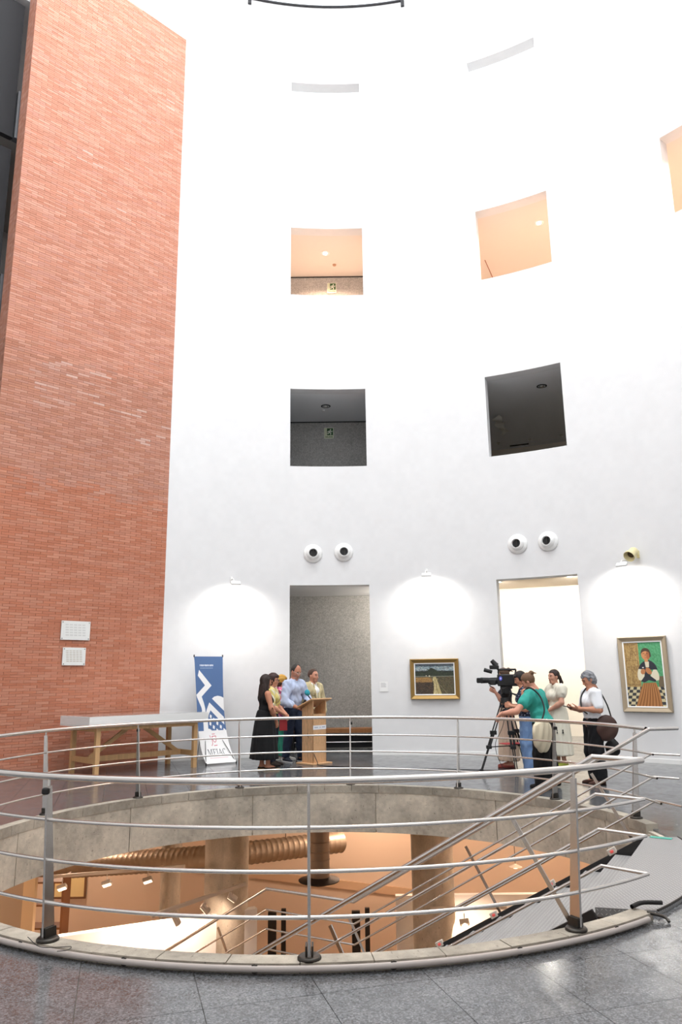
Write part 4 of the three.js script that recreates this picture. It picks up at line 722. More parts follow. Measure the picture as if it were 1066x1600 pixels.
{
  const t = thing('banner_stand', 'blue and white museum banner on a thin cross stand', 'banner', [-2.3, 0, -7.3], Math.atan2(0.57, 0.82));
  const w = 0.62, h = 1.98, n = 20, P = [], U = [], I = [], bow = (u, v) => -0.4 * Math.pow(v, 0.75) - 0.02 + 0.03 * Math.cos(u * PI) * 0; // leans back, curved at the foot
  const th = 0.002;
  const g = new THREE.PlaneGeometry(w, h, 6, n), p = g.attributes.position;
  for (let i = 0; i < p.count; i++) { const v = Math.min(1, Math.max(0, p.getY(i) / h + 0.5)), u = p.getX(i) / w; p.setXYZ(i, p.getX(i) * (1 - 0.07 * Math.sin(v * PI) * 1), 0.03 + v * h, -0.42 * Math.pow(v, 0.62) + 0.28 * Math.pow(1 - v, 6) + 0.02 * u * u); }
  g.computeVertexNormals();
  part('banner_sheet', g, std({ map: bannerTex, roughness: 0.55, side: THREE.DoubleSide }), t);
  const c = [0, 0.95, -0.55];
  for (const s of [-1, 1]) { part('upper_pole', tube([c, [s * 0.18, 1.5, -0.52], [s * (w / 2), 2.03, -0.42]], 0.006, 12, 6), MAT.black, t); part('lower_pole', bar(c, [s * (w / 2), 0.02, 0.27], 0.006, 6), MAT.black, t); part('end_cap', rbox(0.02, 0.05, 0.02, s * w / 2, 2.02, -0.42, 0.005), MAT.black, t); part('foot_cap', rbox(0.02, 0.045, 0.025, s * w / 2, 0.0225, 0.27, 0.005), MAT.black, t); }
  part('back_leg', bar(c, [-0.1, 0.01, -0.62], 0.006, 6), MAT.black, t); part('hub', rbox(0.05, 0.08, 0.04, ...c, 0.01), MAT.black, t);
}
// --- lectern, paper strip, microphones
{
  const t = thing('lectern', 'pale wooden lectern with slanted top and open shelf', 'lectern', [-0.40, 0, -7.02], rad(45));
  // local +z: front, towards the audience; -z: where the speaker stands
  const w = 0.34, d = 0.3, H = 0.98, wood = std({ map: repeat(woodTex, 2.5, 2.5), color: 0xfbe6d0, roughness: 0.5 });
  for (const s of [-1, 1]) part('side_panel', (() => { const g = new THREE.ExtrudeGeometry(new THREE.Shape([[-d / 2, 0], [d / 2, 0], [d / 2, 1.13], [-d / 2, 0.98]].map((p) => new THREE.Vector2(...p))), { depth: 0.018, bevelEnabled: false }); return boxUV(g.rotateY(-PI / 2).translate(s * (w / 2 - 0.009) + 0.009, 0.02, 0)); })(), wood, t);
  part('front_panel', box(w, 0.88, 0.018, 0, 0.46, d / 2 - 0.009), wood, t);
  part('shelf', box(w - 0.04, 0.018, d - 0.02, 0, 0.89, 0), wood, t); part('back_panel', box(w - 0.036, 0.96, 0.016, 0, 0.5, -d / 2 + 0.02), wood, t);
  part('reading_top', rbox(0.52, 0.024, 0.46, 0, 0, 0, 0.005).rotateX(-0.36).translate(0, 1.1, 0), wood, t);
  part('base', rbox(0.5, 0.03, 0.46, 0, 0.015, 0, 0.006), wood, t);
  part('name_strip', box(w * 0.98, 0.075, 0.003, 0, 0.66, d / 2 + 0.0015), std({ map: canvasTex(256, 64, (x, cw, ch) => { x.fillStyle = '#efeff2'; x.fillRect(0, 0, cw, ch); x.fillStyle = '#b7bccb'; x.fillRect(26, 24, 70, 16); x.fillRect(120, 26, 36, 10); x.fillRect(176, 20, 60, 18); }) }), t);
  const m = thing('handheld_microphone', 'teal foam-topped reporter microphone on the lectern', 'microphone', [-0.53, 1.16, -7.08], rad(45));
  part('foam_ball', new THREE.SphereGeometry(0.055, 24, 18).scale(0.95, 1.1, 0.95).rotateX(-0.5).translate(0, 0.13, 0.0), std({ color: 0x2f95a8, roughness: 0.9 }), m);
  part('handle', bar([0.0, 0.1, -0.01], [0.08, -0.03, 0.06], 0.012, 10), MAT.black, m);
  const k = thing('small_microphone', 'small black microphone cluster at the lectern edge', 'microphone', [-0.57, 1.08, -7.02], rad(45));
  part('capsule', merge([new THREE.SphereGeometry(0.026, 12, 10).translate(0, 0.06, 0), new THREE.SphereGeometry(0.022, 12, 10).translate(-0.06, 0.03, 0.02), bar([0, 0.05, 0], [0.05, -0.02, 0.04], 0.01), bar([-0.06, 0.03, 0.02], [0.0, -0.03, 0.05], 0.008)]), MAT.black, k);
  const c = thing('microphone_cable', 'black cable trailing down the lectern and across the floor', 'cable');
  part('cable', tube([[-0.52, 0.55, -6.90], [-0.42, 0.25, -6.83], [-0.33, 0.05, -6.76], [-0.28, 0.01, -6.66], [0.2, 0.008, -6.35], [0.9, 0.008, -6.1], [1.6, 0.008, -5.95], [2.3, 0.008, -5.75], [2.75, 0.008, -5.6]], 0.007, 90, 6), MAT.black, c);
}
// --- video camera on its tripod
{
  const head = Math.atan2(-0.95, -0.33) , [tx, tz] = [2.95, -5.62];
  const t = thing('camera_tripod', 'black two-stage tripod carrying the video camera', 'tripod', [tx, 0, tz]); t.scale.y = 0.948;
  const top = [0, 1.24, 0];
  for (const [i, [fx, fz]] of [[-0.52, 0.24], [0.02, 0.42], [0.36, -0.4]].entries()) {
    const a = [fx * 0.12, 1.2, fz * 0.12], m1 = [fx * 0.52, 0.66, fz * 0.52], m2 = [fx * 0.7, 0.42, fz * 0.7], e = [fx, 0.03, fz], n = V3(-fz, 0, fx).normalize().multiplyScalar(0.035), o = (p, s) => [p[0] + n.x * s, p[1], p[2] + n.z * s];
    const leg = part('leg', merge([bar(o(a, 1), o(m2, 1), 0.011), bar(o(a, -1), o(m2, -1), 0.011), bar(o(m1, 0.45), o(e, 0.45), 0.009), bar(o(m1, -0.45), o(e, -0.45), 0.009)]), MAT.black, t);
    part('leg_clamp', rbox(0.11, 0.07, 0.06, ...m1, 0.01), MAT.black, leg); part('leg_clamp', rbox(0.09, 0.06, 0.06, ...m2, 0.01), MAT.black, leg);
    part('foot', merge([rbox(0.06, 0.06, 0.06, e[0], 0.03, e[2], 0.01)]), MAT.rubber, leg);
  }
  part('spreader', merge([[-0.52, 0.24], [0.02, 0.42], [0.36, -0.4]].map(([x, z]) => bar([0, 0.42, 0], [x * 0.7, 0.42, z * 0.7], 0.009))), MAT.black, t);
  part('bowl', merge([cyl(0.1, 0.085, 0.1, 0, 1.21, 0, 20), cyl(0.06, 0.085, 0.05, 0, 1.29, 0, 20)]), MAT.black, t);
  part('fluid_head', merge([rbox(0.14, 0.12, 0.12, 0, 1.37, 0, 0.02), cyl(0.055, 0.055, 0.17, 0, 0, 0, 16).rotateX(PI / 2).translate(0, 1.38, 0)]), MAT.black, t);
  part('pan_handle', merge([bar([0.04, 1.36, 0.08], [0.34, 1.2, 0.2], 0.012), bar([0.04, 1.36, -0.06], [0.34, 1.26, -0.1], 0.012)]), MAT.black, t);
  const sl = thing('red_tray', 'flat red tray lying on the tripod spreader', 'tray', [tx + 0.05, 0.435, tz + 0.05], 0.3);
  part('tray', rbox(0.36, 0.012, 0.24, 0, 0.006, 0, 0.005), std({ color: 0xc8323c, roughness: 0.5 }), sl);
  const v = thing('video_camera', 'black shoulder video camera with lens pointing at the lectern', 'camera', [tx, 1.365, tz], head);
  // local +z: where the lens points
  part('body', merge([rbox(0.13, 0.2, 0.36, 0, 0.12, -0.06, 0.02), rbox(0.1, 0.13, 0.12, 0, 0.13, -0.3, 0.02), rbox(0.09, 0.05, 0.2, 0, 0.0, -0.02, 0.01)]), MAT.black, v);
  part('lens', merge([cyl(0.06, 0.055, 0.16, 0, 0.2, 0, 24).rotateX(PI / 2).translate(0, 0.11, 0), cyl(0.045, 0.052, 0.14, 0, 0.34, 0, 24).rotateX(PI / 2).translate(0, 0.12, 0), rbox(0.11, 0.09, 0.11, 0, 0.12, 0.42, 0.012), rbox(0.05, 0.1, 0.12, 0.06, 0.09, 0.2, 0.02)]), MAT.black, v);
  part('front_glass', cyl(0.04, 0.04, 0.004, 0, 0.478, 0, 20).rotateX(PI / 2).translate(0, 0.12, 0), std({ color: 0x10131c, roughness: 0.05 }), v);
  part('carry_handle', merge([bar([0, 0.3, -0.2], [0, 0.3, 0.1], 0.016), bar([0, 0.2, -0.18], [0, 0.3, -0.2], 0.014), bar([0, 0.2, 0.1], [0, 0.3, 0.1], 0.014)]), MAT.black, v);
  part('viewfinder', merge([rbox(0.07, 0.07, 0.16, 0.05, 0.34, 0.16, 0.015), bar([0, 0.3, 0.1], [0.05, 0.34, 0.14], 0.016), cyl(0.05, 0.036, 0.12, 0, 0, 0, 18).rotateX(0.7).translate(0.04, 0.41, 0.16), cyl(0.03, 0.035, 0.14, 0, 0, 0, 16).rotateX(PI / 2 - 0.3).translate(0.05, 0.28, 0.27)]), MAT.black, v);
  part('brand_disc', cyl(0.028, 0.028, 0.004, 0, 0, 0, 20).rotateZ(PI / 2).scale(1, 1.3, 1).translate(0.067, 0.15, 0.06), std({ map: canvasTex(32, 32, (x) => { x.fillStyle = '#5a62d8'; x.fillRect(0, 0, 32, 32); x.fillStyle = '#cfd4ff'; x.beginPath(); x.arc(16, 16, 8, 0, 7); x.fill(); }) }), v);
  const c = thing('camera_cable', 'thin black cable hanging down beside the tripod legs', 'cable');
  part('cable', tube([[tx + 0.05, 1.3, tz + 0.1], [tx - 0.12, 0.75, tz + 0.22], [tx - 0.28, 0.45, tz + 0.3], [tx - 0.22, 0.15, tz + 0.35], [tx - 0.1, 0.008, tz + 0.4]], 0.005, 40, 6), MAT.black, c);
}

{ // unseen lamp added right of the dark doorway to brighten the corridor wall
  const t = thing('ceiling_lamp', 'added unseen ceiling lamp that brightens the corridor behind the dark doorway', 'lamp', [1.55, 3.52, -9.75]);
  part('lamp_rim', cyl(0.12, 0.12, 0.04, 0, -0.02, 0, 20), MAT.whitePaint, t); part('lamp_lens', cyl(0.1, 0.1, 0.01, 0, -0.045, 0, 20), std({ color: 0xffffff, emissive: 0xfff6e8, emissiveIntensity: 3 }), t);
  const l = new THREE.PointLight(0xfff4e4, 4, 0, 2); l.position.set(1.55, 3.3, -9.75); l.castShadow = true; l.shadow.radius = 4; scene.add(l);
}
// ================= people =================
// a signed-distance field is sampled on a grid and meshed with surface nets
function nets(f, lo, hi, h, colour) {
  const n = [0, 1, 2].map((k) => Math.ceil((hi[k] - lo[k]) / h) + 2), [nx, ny, nz] = n, v = new Float32Array(nx * ny * nz), id = new Int32Array(nx * ny * nz).fill(-1);
  for (let k = 0, i = 0; k < nz; k++) for (let j = 0; j < ny; j++) for (let q = 0; q < nx; q++, i++) v[i] = f(lo[0] + q * h, lo[1] + j * h, lo[2] + k * h);
  const P = [], I = [], sx = 1, sy = nx, sz = nx * ny, E = [];
  for (let a = 0; a < 8; a++) for (let b = 0; b < 3; b++) if (!(a >> b & 1)) E.push([a, a | 1 << b]);
  const off = (c) => (c & 1) * sx + (c >> 1 & 1) * sy + (c >> 2 & 1) * sz;
  for (let k = 0; k < nz - 1; k++) for (let j = 0; j < ny - 1; j++) for (let q = 0; q < nx - 1; q++) {
    const i = q + j * sy + k * sz; let m = 0; for (let c = 0; c < 8; c++) if (v[i + off(c)] < 0) m |= 1 << c;
    if (m === 0 || m === 255) continue;
    let x = 0, y = 0, z = 0, cnt = 0;
    for (const [a, b] of E) { const s = m >> a & 1, t = m >> b & 1; if (s === t) continue; const va = v[i + off(a)], vb = v[i + off(b)], u = va / (va - vb); x += (a & 1) + u * ((b & 1) - (a & 1)); y += (a >> 1 & 1) + u * ((b >> 1 & 1) - (a >> 1 & 1)); z += (a >> 2 & 1) + u * ((b >> 2 & 1) - (a >> 2 & 1)); cnt++; }
    id[i] = P.length / 3; P.push(lo[0] + (q + x / cnt) * h, lo[1] + (j + y / cnt) * h, lo[2] + (k + z / cnt) * h);
  }
  for (let k = 1; k < nz - 1; k++) for (let j = 1; j < ny - 1; j++) for (let q = 1; q < nx - 1; q++) {
    const i = q + j * sy + k * sz, s = v[i] < 0;
    for (const [d, a, b] of [[sx, sy, sz], [sy, sz, sx], [sz, sx, sy]]) {
      const t = v[i + d] < 0; if (s === t) continue;
      const A = id[i], B = id[i - a], C = id[i - a - b], D = id[i - b]; if (A < 0 || B < 0 || C < 0 || D < 0) continue;
      if (s) I.push(A, B, C, A, C, D); else I.push(A, C, B, A, D, C);
    }
  }
  const g = new THREE.BufferGeometry(); g.setAttribute('position', new THREE.Float32BufferAttribute(P, 3)); g.setIndex(I); g.computeVertexNormals();
  if (colour) { const C = new Float32Array(P.length), c = new THREE.Color(); for (let i = 0; i < P.length; i += 3) { colour(P[i], P[i + 1], P[i + 2], c); C[i] = c.r; C[i + 1] = c.g; C[i + 2] = c.b; } g.setAttribute('color', new THREE.BufferAttribute(C, 3)); }
  return g;
}
const smin = (a, b, k) => { const h = Math.max(k - Math.abs(a - b), 0) / k; return Math.min(a, b) - h * h * k * 0.25; };
function cone(x, y, z, c) { // tapered capsule [ax,ay,az,ra,bx,by,bz,rb]
  const dx = c[4] - c[0], dy = c[5] - c[1], dz = c[6] - c[2], px = x - c[0], py = y - c[1], pz = z - c[2]; let t = (px * dx + py * dy + pz * dz) / (dx * dx + dy * dy + dz * dz + 1e-9); t = t < 0 ? 0 : t > 1 ? 1 : t;
  const qx = px - dx * t, qy = py - dy * t, qz = pz - dz * t; return Math.sqrt(qx * qx + qy * qy + qz * qz) - (c[3] + (c[7] - c[3]) * t);
}
const ell = (x, y, z, cx, cy, cz, rx, ry, rz) => { const a = (x - cx) / rx, b = (y - cy) / ry, c = (z - cz) / rz, k0 = Math.sqrt(a * a + b * b + c * c), k1 = Math.sqrt(a * a / (rx * rx) + b * b / (ry * ry) + c * c / (rz * rz)); return k1 < 1e-6 ? -Math.min(rx, ry, rz) : k0 * (k0 - 1) / k1; };
function field(cs, k, grow = 0) { return (x, y, z) => { let d = 1e3; for (const c of cs) { const e = cone(x, y, z, c); d = d > 900 ? e : smin(d, e, k); } return d - grow; }; }
function bounds(cs, pad) { const lo = [1e9, 1e9, 1e9], hi = [-1e9, -1e9, -1e9]; for (const c of cs) for (const o of [0, 4]) for (let k = 0; k < 3; k++) { lo[k] = Math.min(lo[k], c[o + k] - c[o + 3] - pad); hi[k] = Math.max(hi[k], c[o + k] + c[o + 3] + pad); } return [lo, hi]; }
const lerp3 = (a, b, t) => [a[0] + (b[0] - a[0]) * t, a[1] + (b[1] - a[1]) * t, a[2] + (b[2] - a[2]) * t];
function handCones(W, dir, palm, side, curl, s = 1) { // wrist, direction of fingers, palm normal; side -1/+1 puts the thumb
  const d = V3(...dir).normalize(), n = V3(...palm); n.addScaledVector(d, -n.dot(d)).normalize(); const l = new THREE.Vector3().crossVectors(d, n).multiplyScalar(side), w = V3(...W), out = [];
  const at = (a, b, c) => { const p = w.clone().addScaledVector(d, a * s).addScaledVector(l, b * s).addScaledVector(n, c * s); return [p.x, p.y, p.z]; };
  const cap = (A, ra, B, rb) => out.push([...A, ra * s, ...B, rb * s]);
  cap(at(-0.03, 0, 0), 0.021, at(0.02, 0, 0), 0.023);
  for (const b of [-0.027, -0.009, 0.009, 0.026]) cap(at(0.015, b * 0.6, 0), 0.015, at(0.082, b, 0.002), 0.0125);
  [[-0.03, 0.062], [-0.0105, 0.075], [0.0105, 0.082], [0.031, 0.074]].forEach(([b, L], i) => { // little finger to index
    let A = at(0.082, b, 0.002), a = 0, x = 0.082, c = 0.002; const r = [0.0088, 0.0096, 0.0098, 0.0096][i];
    [0.45, 0.32, 0.23].forEach((f, k) => { a += curl * (k ? 0.85 : 0.5); x += Math.cos(a) * L * f; c += Math.sin(a) * L * f; const B = at(x, b * (1 + 0.05 * k), c); cap(A, r * (1 - 0.1 * k), B, r * (0.9 - 0.1 * k)); A = B; });
  });
  cap(at(0.012, 0.018, 0.006), 0.016, at(0.045, 0.045, 0.02), 0.0125); cap(at(0.045, 0.045, 0.02), 0.0118, at(0.078, 0.052, 0.026 + 0.02 * curl), 0.0096); cap(at(0.078, 0.052, 0.026 + 0.02 * curl), 0.0096, at(0.1, 0.05, 0.03 + 0.035 * curl), 0.0082);
  return out;
}
function person(o) {
  const H = o.h, fem = o.fem, wide = o.wide ?? 1, f = [o.face[0], o.face[1]], turn = Math.atan2(f[0], f[1]);
  const t = thing('person', o.label, 'person', [o.at[0], 0, o.at[1]], turn);
  t.updateMatrixWorld(); const inv = t.matrixWorld.clone().invert(), toLocal = (p) => { const v = V3(...p).applyMatrix4(inv); return [v.x, v.y, v.z]; };
  const S = (p) => [p[0] * H, p[1] * H, p[2] * H];
  const lean = o.lean ?? 0, hipY = 0.53, bend = (p) => { if (p[1] <= hipY) return p; const c = Math.cos(lean), s = Math.sin(lean), y = p[1] - hipY; return [p[0], hipY + y * c - p[2] * s, p[2] * c + y * s]; };
  const B = (x, y, z) => S(bend([x, y, z]));
  const sh = (fem ? 0.092 : 0.104) * (1 + (wide - 1) * 0.5), cap = (A, ra, C, rc) => [...A, ra * H, ...C, rc * H];
  const wst = (fem ? 0.048 : 0.055) * wide, hip = (fem ? 0.064 : 0.058) * wide, ch = (fem ? 0.054 : 0.059) * wide;
  const torso = [cap(B(-sh * 0.8, 0.797, -0.006), 0.03, B(0, 0.818, -0.008), 0.036), cap(B(sh * 0.8, 0.797, -0.006), 0.03, B(0, 0.818, -0.008), 0.036), cap(B(-0.045, 0.745, 0.0), ch, B(0.045, 0.745, 0.0), ch), cap(B(-0.035, 0.635, 0.0), wst, B(0.035, 0.635, 0.0), wst), cap(B(-0.043, 0.535, -0.006), hip, B(0.043, 0.535, -0.006), hip), cap(B(0, 0.74, 0), ch, B(0, 0.62, 0.004), wst), cap(B(0, 0.62, 0.004), wst, B(0, 0.54, -0.004), hip), cap(B(-0.036, 0.505, -0.026), 0.047, B(0.036, 0.505, -0.026), 0.047)];
  if (fem) torso.push(cap(B(-0.042, 0.722, 0.04), 0.036 * wide, B(0.042, 0.722, 0.04), 0.036 * wide)); else torso.push(cap(B(-0.05, 0.755, 0.022), 0.042, B(0.05, 0.755, 0.022), 0.042));
  const neck = [cap(B(0, 0.815, -0.008), 0.036, B(0, 0.895, 0.008), fem ? 0.027 : 0.033)];
  const arm = {}, hands = [];
  for (const [k, s] of [['L', 1], ['R', -1]]) {
    const a = o[k] ?? {}, sp = B(s * sh, 0.792, -0.004), el = a.elbowW ? toLocal(a.elbowW) : S(a.elbow ?? [s * (sh + 0.03), 0.63, -0.01]), wr = a.wristW ? toLocal(a.wristW) : S(a.wrist ?? [s * (sh + 0.04), 0.49, 0.04]);
    const sk = fem ? 1 : 1.1; arm[k] = { up: [cap(sp, 0.034 * sk * wide, el, 0.0255 * sk)], low: [cap(el, 0.0255 * sk, lerp3(el, wr, 0.3), 0.0265 * sk), cap(lerp3(el, wr, 0.3), 0.0265 * sk, wr, 0.0165 * sk)], el, wr, sp };
    const dir = a.dir ?? V3(...wr).sub(V3(...el)).toArray();
    if (a.hand !== false) hands.push(handCones(lerp3(el, wr, 1.02), dir, a.palm ?? [-s, 0, 0.2], (a.thumb ?? 1) * s * -1, a.curl ?? 0.5, (H / 1.72) * (fem ? 0.95 : 1.05)));
  }
  const leg = {};
  for (const [k, s] of [['L', 1], ['R', -1]]) {
    const a = o['leg' + k] ?? {}, hp = S([s * 0.05, 0.51, 0]), an = S(a.ankle ?? [s * 0.05, 0.048, -0.01]), kn = S(a.knee ?? [(s * 0.05 + (a.ankle ? a.ankle[0] : s * 0.05)) / 2, 0.285, 0.012 + (a.ankle ? a.ankle[2] / 2 : 0)]), tw = a.toe ?? [s * 0.18, 1];
    const q = V3(tw[0], 0, tw[1]).normalize(), tp = (d, y) => [an[0] + q.x * d * H, y * H, an[2] + q.z * d * H];
    leg[k] = { th: [cap(hp, 0.055 * wide, kn, 0.034)], ca: [cap(kn, 0.034, lerp3(kn, an, 0.3), 0.034), cap(lerp3(kn, an, 0.3), 0.034, an, 0.021)], foot: [cap(tp(-0.02, 0.024), 0.0215, tp(0.05, 0.022), 0.021), cap(tp(0.05, 0.022), 0.021, tp(0.115, 0.013), 0.012), cap(an, 0.021, tp(0.03, 0.025), 0.021)], hp, kn, an, tp };
  }
  const skin = new THREE.Color(o.skin ?? '#c98f72'), lip = skin.clone().lerp(new THREE.Color('#8e3b3b'), 0.5), brow = new THREE.Color(o.brow ?? '#3a2a20'), eyeC = new THREE.Color('#241a16'), beard = o.beard ? skin.clone().lerp(new THREE.Color(o.beard), 0.4) : null;
  const all = [...torso, ...neck, ...['L', 'R'].flatMap((k) => [...arm[k].up, ...arm[k].low, ...leg[k].th, ...leg[k].ca, ...leg[k].foot])];
  const [lo, hi] = bounds(all, 0.02), mono = (x, y, z, c) => c.copy(skin), bodyF = field(all, 0.035);
  const geos = [nets(bodyF, lo, hi, 0.0155, mono)];
  for (const hc of hands) { const [a, b] = bounds(hc, 0.008); geos.push(nets(field(hc, 0.007), a, b, 0.0048, mono)); }
  // head: own frame, turned on the neck
  const hs = H * 0.146 / 0.232 * (fem ? 0.97 : 1), hp = new THREE.Group(), c0 = B(0, 0.924, 0.014);
  const hm = new THREE.Matrix4().makeTranslation(...c0).multiply(new THREE.Matrix4().makeRotationFromEuler(new THREE.Euler((o.nod ?? 0) + lean * 0.3, o.look ?? 0, o.tilt ?? 0, 'YXZ'))).multiply(new THREE.Matrix4().makeScale(hs, hs, hs));
  const headF = (x, y, z) => {
    let d = ell(x, y, z, 0, 0.028, -0.012, 0.074, 0.09, 0.093);
    d = smin(d, ell(x, y, z, 0, -0.03, 0.02, 0.058, 0.078, 0.068), 0.04); d = smin(d, cone(x, y, z, [-0.02, -0.1, 0.058, 0.018, 0.02, -0.1, 0.058, 0.018]), 0.035);
    d = smin(d, cone(x, y, z, [-0.034, 0.022, 0.068, 0.012, 0.034, 0.022, 0.068, 0.012]), 0.02);
    for (const s of [-1, 1]) { d = Math.max(d, -(Math.hypot(x - s * 0.031, y - 0.004, z - 0.094) - 0.014)); d = smin(d, Math.hypot(x - s * 0.031, y - 0.003, z - 0.07) - 0.0125, 0.005); d = smin(d, ell(x, y, z, s * 0.077, -0.008, -0.01, 0.01, 0.03, 0.018), 0.008); d = smin(d, Math.hypot(x - s * 0.038, y + 0.03, z - 0.05) - 0.022, 0.02); }
    d = smin(d, cone(x, y, z, [0, 0.012, 0.083, 0.007, 0, -0.028, 0.1, 0.0115]), 0.012); d = smin(d, cone(x, y, z, [-0.013, -0.033, 0.088, 0.008, 0.013, -0.033, 0.088, 0.008]), 0.01);
    d = smin(d, cone(x, y, z, [-0.018, -0.063, 0.08, 0.008, 0.018, -0.063, 0.08, 0.008]), 0.012);
    return smin(d, cone(x, y, z, [0, -0.06, -0.01, 0.05, 0, -0.16, -0.025, 0.048]), 0.03);
  };
  const hc = (x, y, z, c) => {
    c.copy(skin); const ax = Math.abs(x);
    if (beard && z > 0.02 && y < -0.05 && y > -0.125 && !(y > -0.058 && ax < 0.0)) c.copy(beard);
    if (z > 0.06) { if (Math.hypot(ax - 0.031, (y - 0.003) * 1.5) < 0.011) c.copy(eyeC); if (Math.abs(y - 0.025 + (ax - 0.03) * 0.2) < 0.006 && ax > 0.014 && ax < 0.05) c.copy(brow); if (Math.abs(y + 0.063) < 0.008 && ax < 0.024) c.copy(lip); }
  };
  geos.push(nets(headF, [-0.1, -0.175, -0.115], [0.1, 0.13, 0.125], 0.0062, hc).applyMatrix4(hm));
  const bodyG = mergeGeometries(geos.map((g) => { const q = g.toNonIndexed(); return q; }));
  part('body', bodyG, std({ vertexColors: true, roughness: 0.6 }), t);
  const inHead = (name, F, a, b, h, mat) => part(name, nets(F, a, b, h, mat.vertexColors ? mat.userData.paint : null).applyMatrix4(hm), mat, t);
  const K = { t, H, S, B, torso, neck, arm, leg, cap, field, bounds, inHead, hm, sh, toLocal };
  o.dress(K); lit(t); return t;
}
// garments
const cloth = (c, r = 0.9) => std({ color: c, roughness: r });
function painted(paint, r = 0.9) { const m = std({ vertexColors: true, roughness: r }); m.userData.paint = paint; return m; }
function garment(K, name, cs, grow, mat, clips = [], h = 0.014, k = 0.035, fold = 0.006) {
  const [lo, hi] = bounds(cs, grow + 0.02), F = field(cs, k, grow);
  const G = (x, y, z) => { let d = F(x, y, z); if (d < 0.06 && d > -0.06) d += fold * Math.sin(y * 31 + Math.atan2(z, x) * 3 + 4 * Math.sin(x * 23)) * Math.sin(x * 19 + z * 27 + y * 9); for (const c of clips) d = Math.max(d, c(x, y, z)); return d; };
  return part(name, nets(G, lo, hi, h, mat.vertexColors ? mat.userData.paint : null), mat, K.t);
}
function skirt(K, name, y0, y1, rTop, rBot, mat, o = {}) { // elliptical cone with folds
  const H = K.H, [Y0, Y1] = [y0 * H, y1 * H], cx = o.cx ?? 0, cz = o.cz ?? 0, n = o.n ?? 9, amp = o.amp ?? 0.05, lo = [-rBot * H * 1.35 + cx, Y0 - 0.03, -rBot * H * 1.35 + cz], hi = [rBot * H * 1.35 + cx, Y1 + 0.03, rBot * H * 1.35 + cz];
  const G = (x, y, z) => { const v = Math.min(1, Math.max(0, (Y1 - y) / (Y1 - Y0))), e = o.ease ?? 0.7, r = H * (rTop + (rBot - rTop) * Math.pow(v, e)), a = Math.atan2(z - cz * v, x - cx * v), w = 1 + amp * v * (Math.sin(a * n + 0.6) + 0.5 * Math.sin(a * (n * 2 - 3) + 2 + y * 3)), q = Math.hypot((x - cx * v) / (o.sx ?? 1.08), (z - cz * v) / (o.sz ?? 0.88)); return Math.max((q - r * w) * 0.85, y - Y1, Y0 + (o.scallop ?? 0) * Math.sin(a * 14) - y); };
  return part(name, nets(G, lo, hi, 0.0145, mat.vertexColors ? mat.userData.paint : null), mat, K.t);
}
const above = (y) => (x, Y) => y - Y, below = (y) => (x, Y) => Y - y;      // keep what lies above / below y
function neckHole(K, r, y, z = 0.03) { const c = K.B(0, y, z), R0 = r * K.H; return (x, Y, Z) => R0 - Math.hypot(x - c[0], (Y - c[1]) * 1.0, Z - c[2]); }
const sleeve = (A, frac, K, grow = 1.1) => { const a = A.up[0], e = lerp3([a[0], a[1], a[2]], [a[4], a[5], a[6]], frac), r = a[3] + (a[7] - a[3]) * frac; return [[a[0], a[1], a[2], a[3] * grow, ...e, r * grow]]; };
const fullSleeve = (A, upto = 1, g = 1.15) => { const a = A.up[0], l = A.low[1], w = lerp3(A.el, A.wr, upto); return [[a[0], a[1], a[2], a[3] * g, a[4], a[5], a[6], a[7] * g * 1.05], [a[4], a[5], a[6], a[7] * g * 1.05, ...w, (a[7] + (l[7] - a[7]) * upto) * g * 1.12]]; };
function trousers(K, mat, o = {}) {
  const g = o.flare ?? 1, cs = [...K.torso.slice(4, 5), ...K.torso.slice(6)];
  const low = o.hem ?? 0.045, L = [K.torso[4], K.torso[7]];
  for (const k of ['L', 'R']) { const q = K.leg[k], hemP = lerp3(q.kn, q.an, o.len ?? 1); L.push([...q.hp, q.th[0][3] * 1.02, ...q.kn, q.th[0][7] * (o.knee ?? 1.25)]); L.push([...q.kn, q.th[0][7] * (o.knee ?? 1.25), ...hemP, 0.03 * K.H * g]); }
  return garment(K, o.name ?? 'trousers', L, 0.012, mat, [above(low * K.H), below((o.top ?? 0.575) * K.H)], 0.0145, 0.02, o.fold ?? 0.006);
}
function shoes(K, mat, sole, o = {}) {
  for (const k of ['L', 'R']) { const cs = K.leg[k].foot.map((c) => c.slice()); const [lo, hi] = bounds(cs, 0.02), F = field(cs, 0.02, 0.007); part('shoe', nets((x, y, z) => Math.max(F(x, y, z), y - (o.high ?? 0.06) * K.H, (o.sole ?? 0.018) - y), lo, hi, 0.008), mat, K.t); part('sole', nets((x, y, z) => Math.max(F(x, Math.max(y, 0.03), z) - 0.002, y - (o.sole ?? 0.018), 0.001 - y), [lo[0], -0.01, lo[2]], [hi[0], 0.05, hi[2]], 0.007), sole ?? mat, K.t); }
}
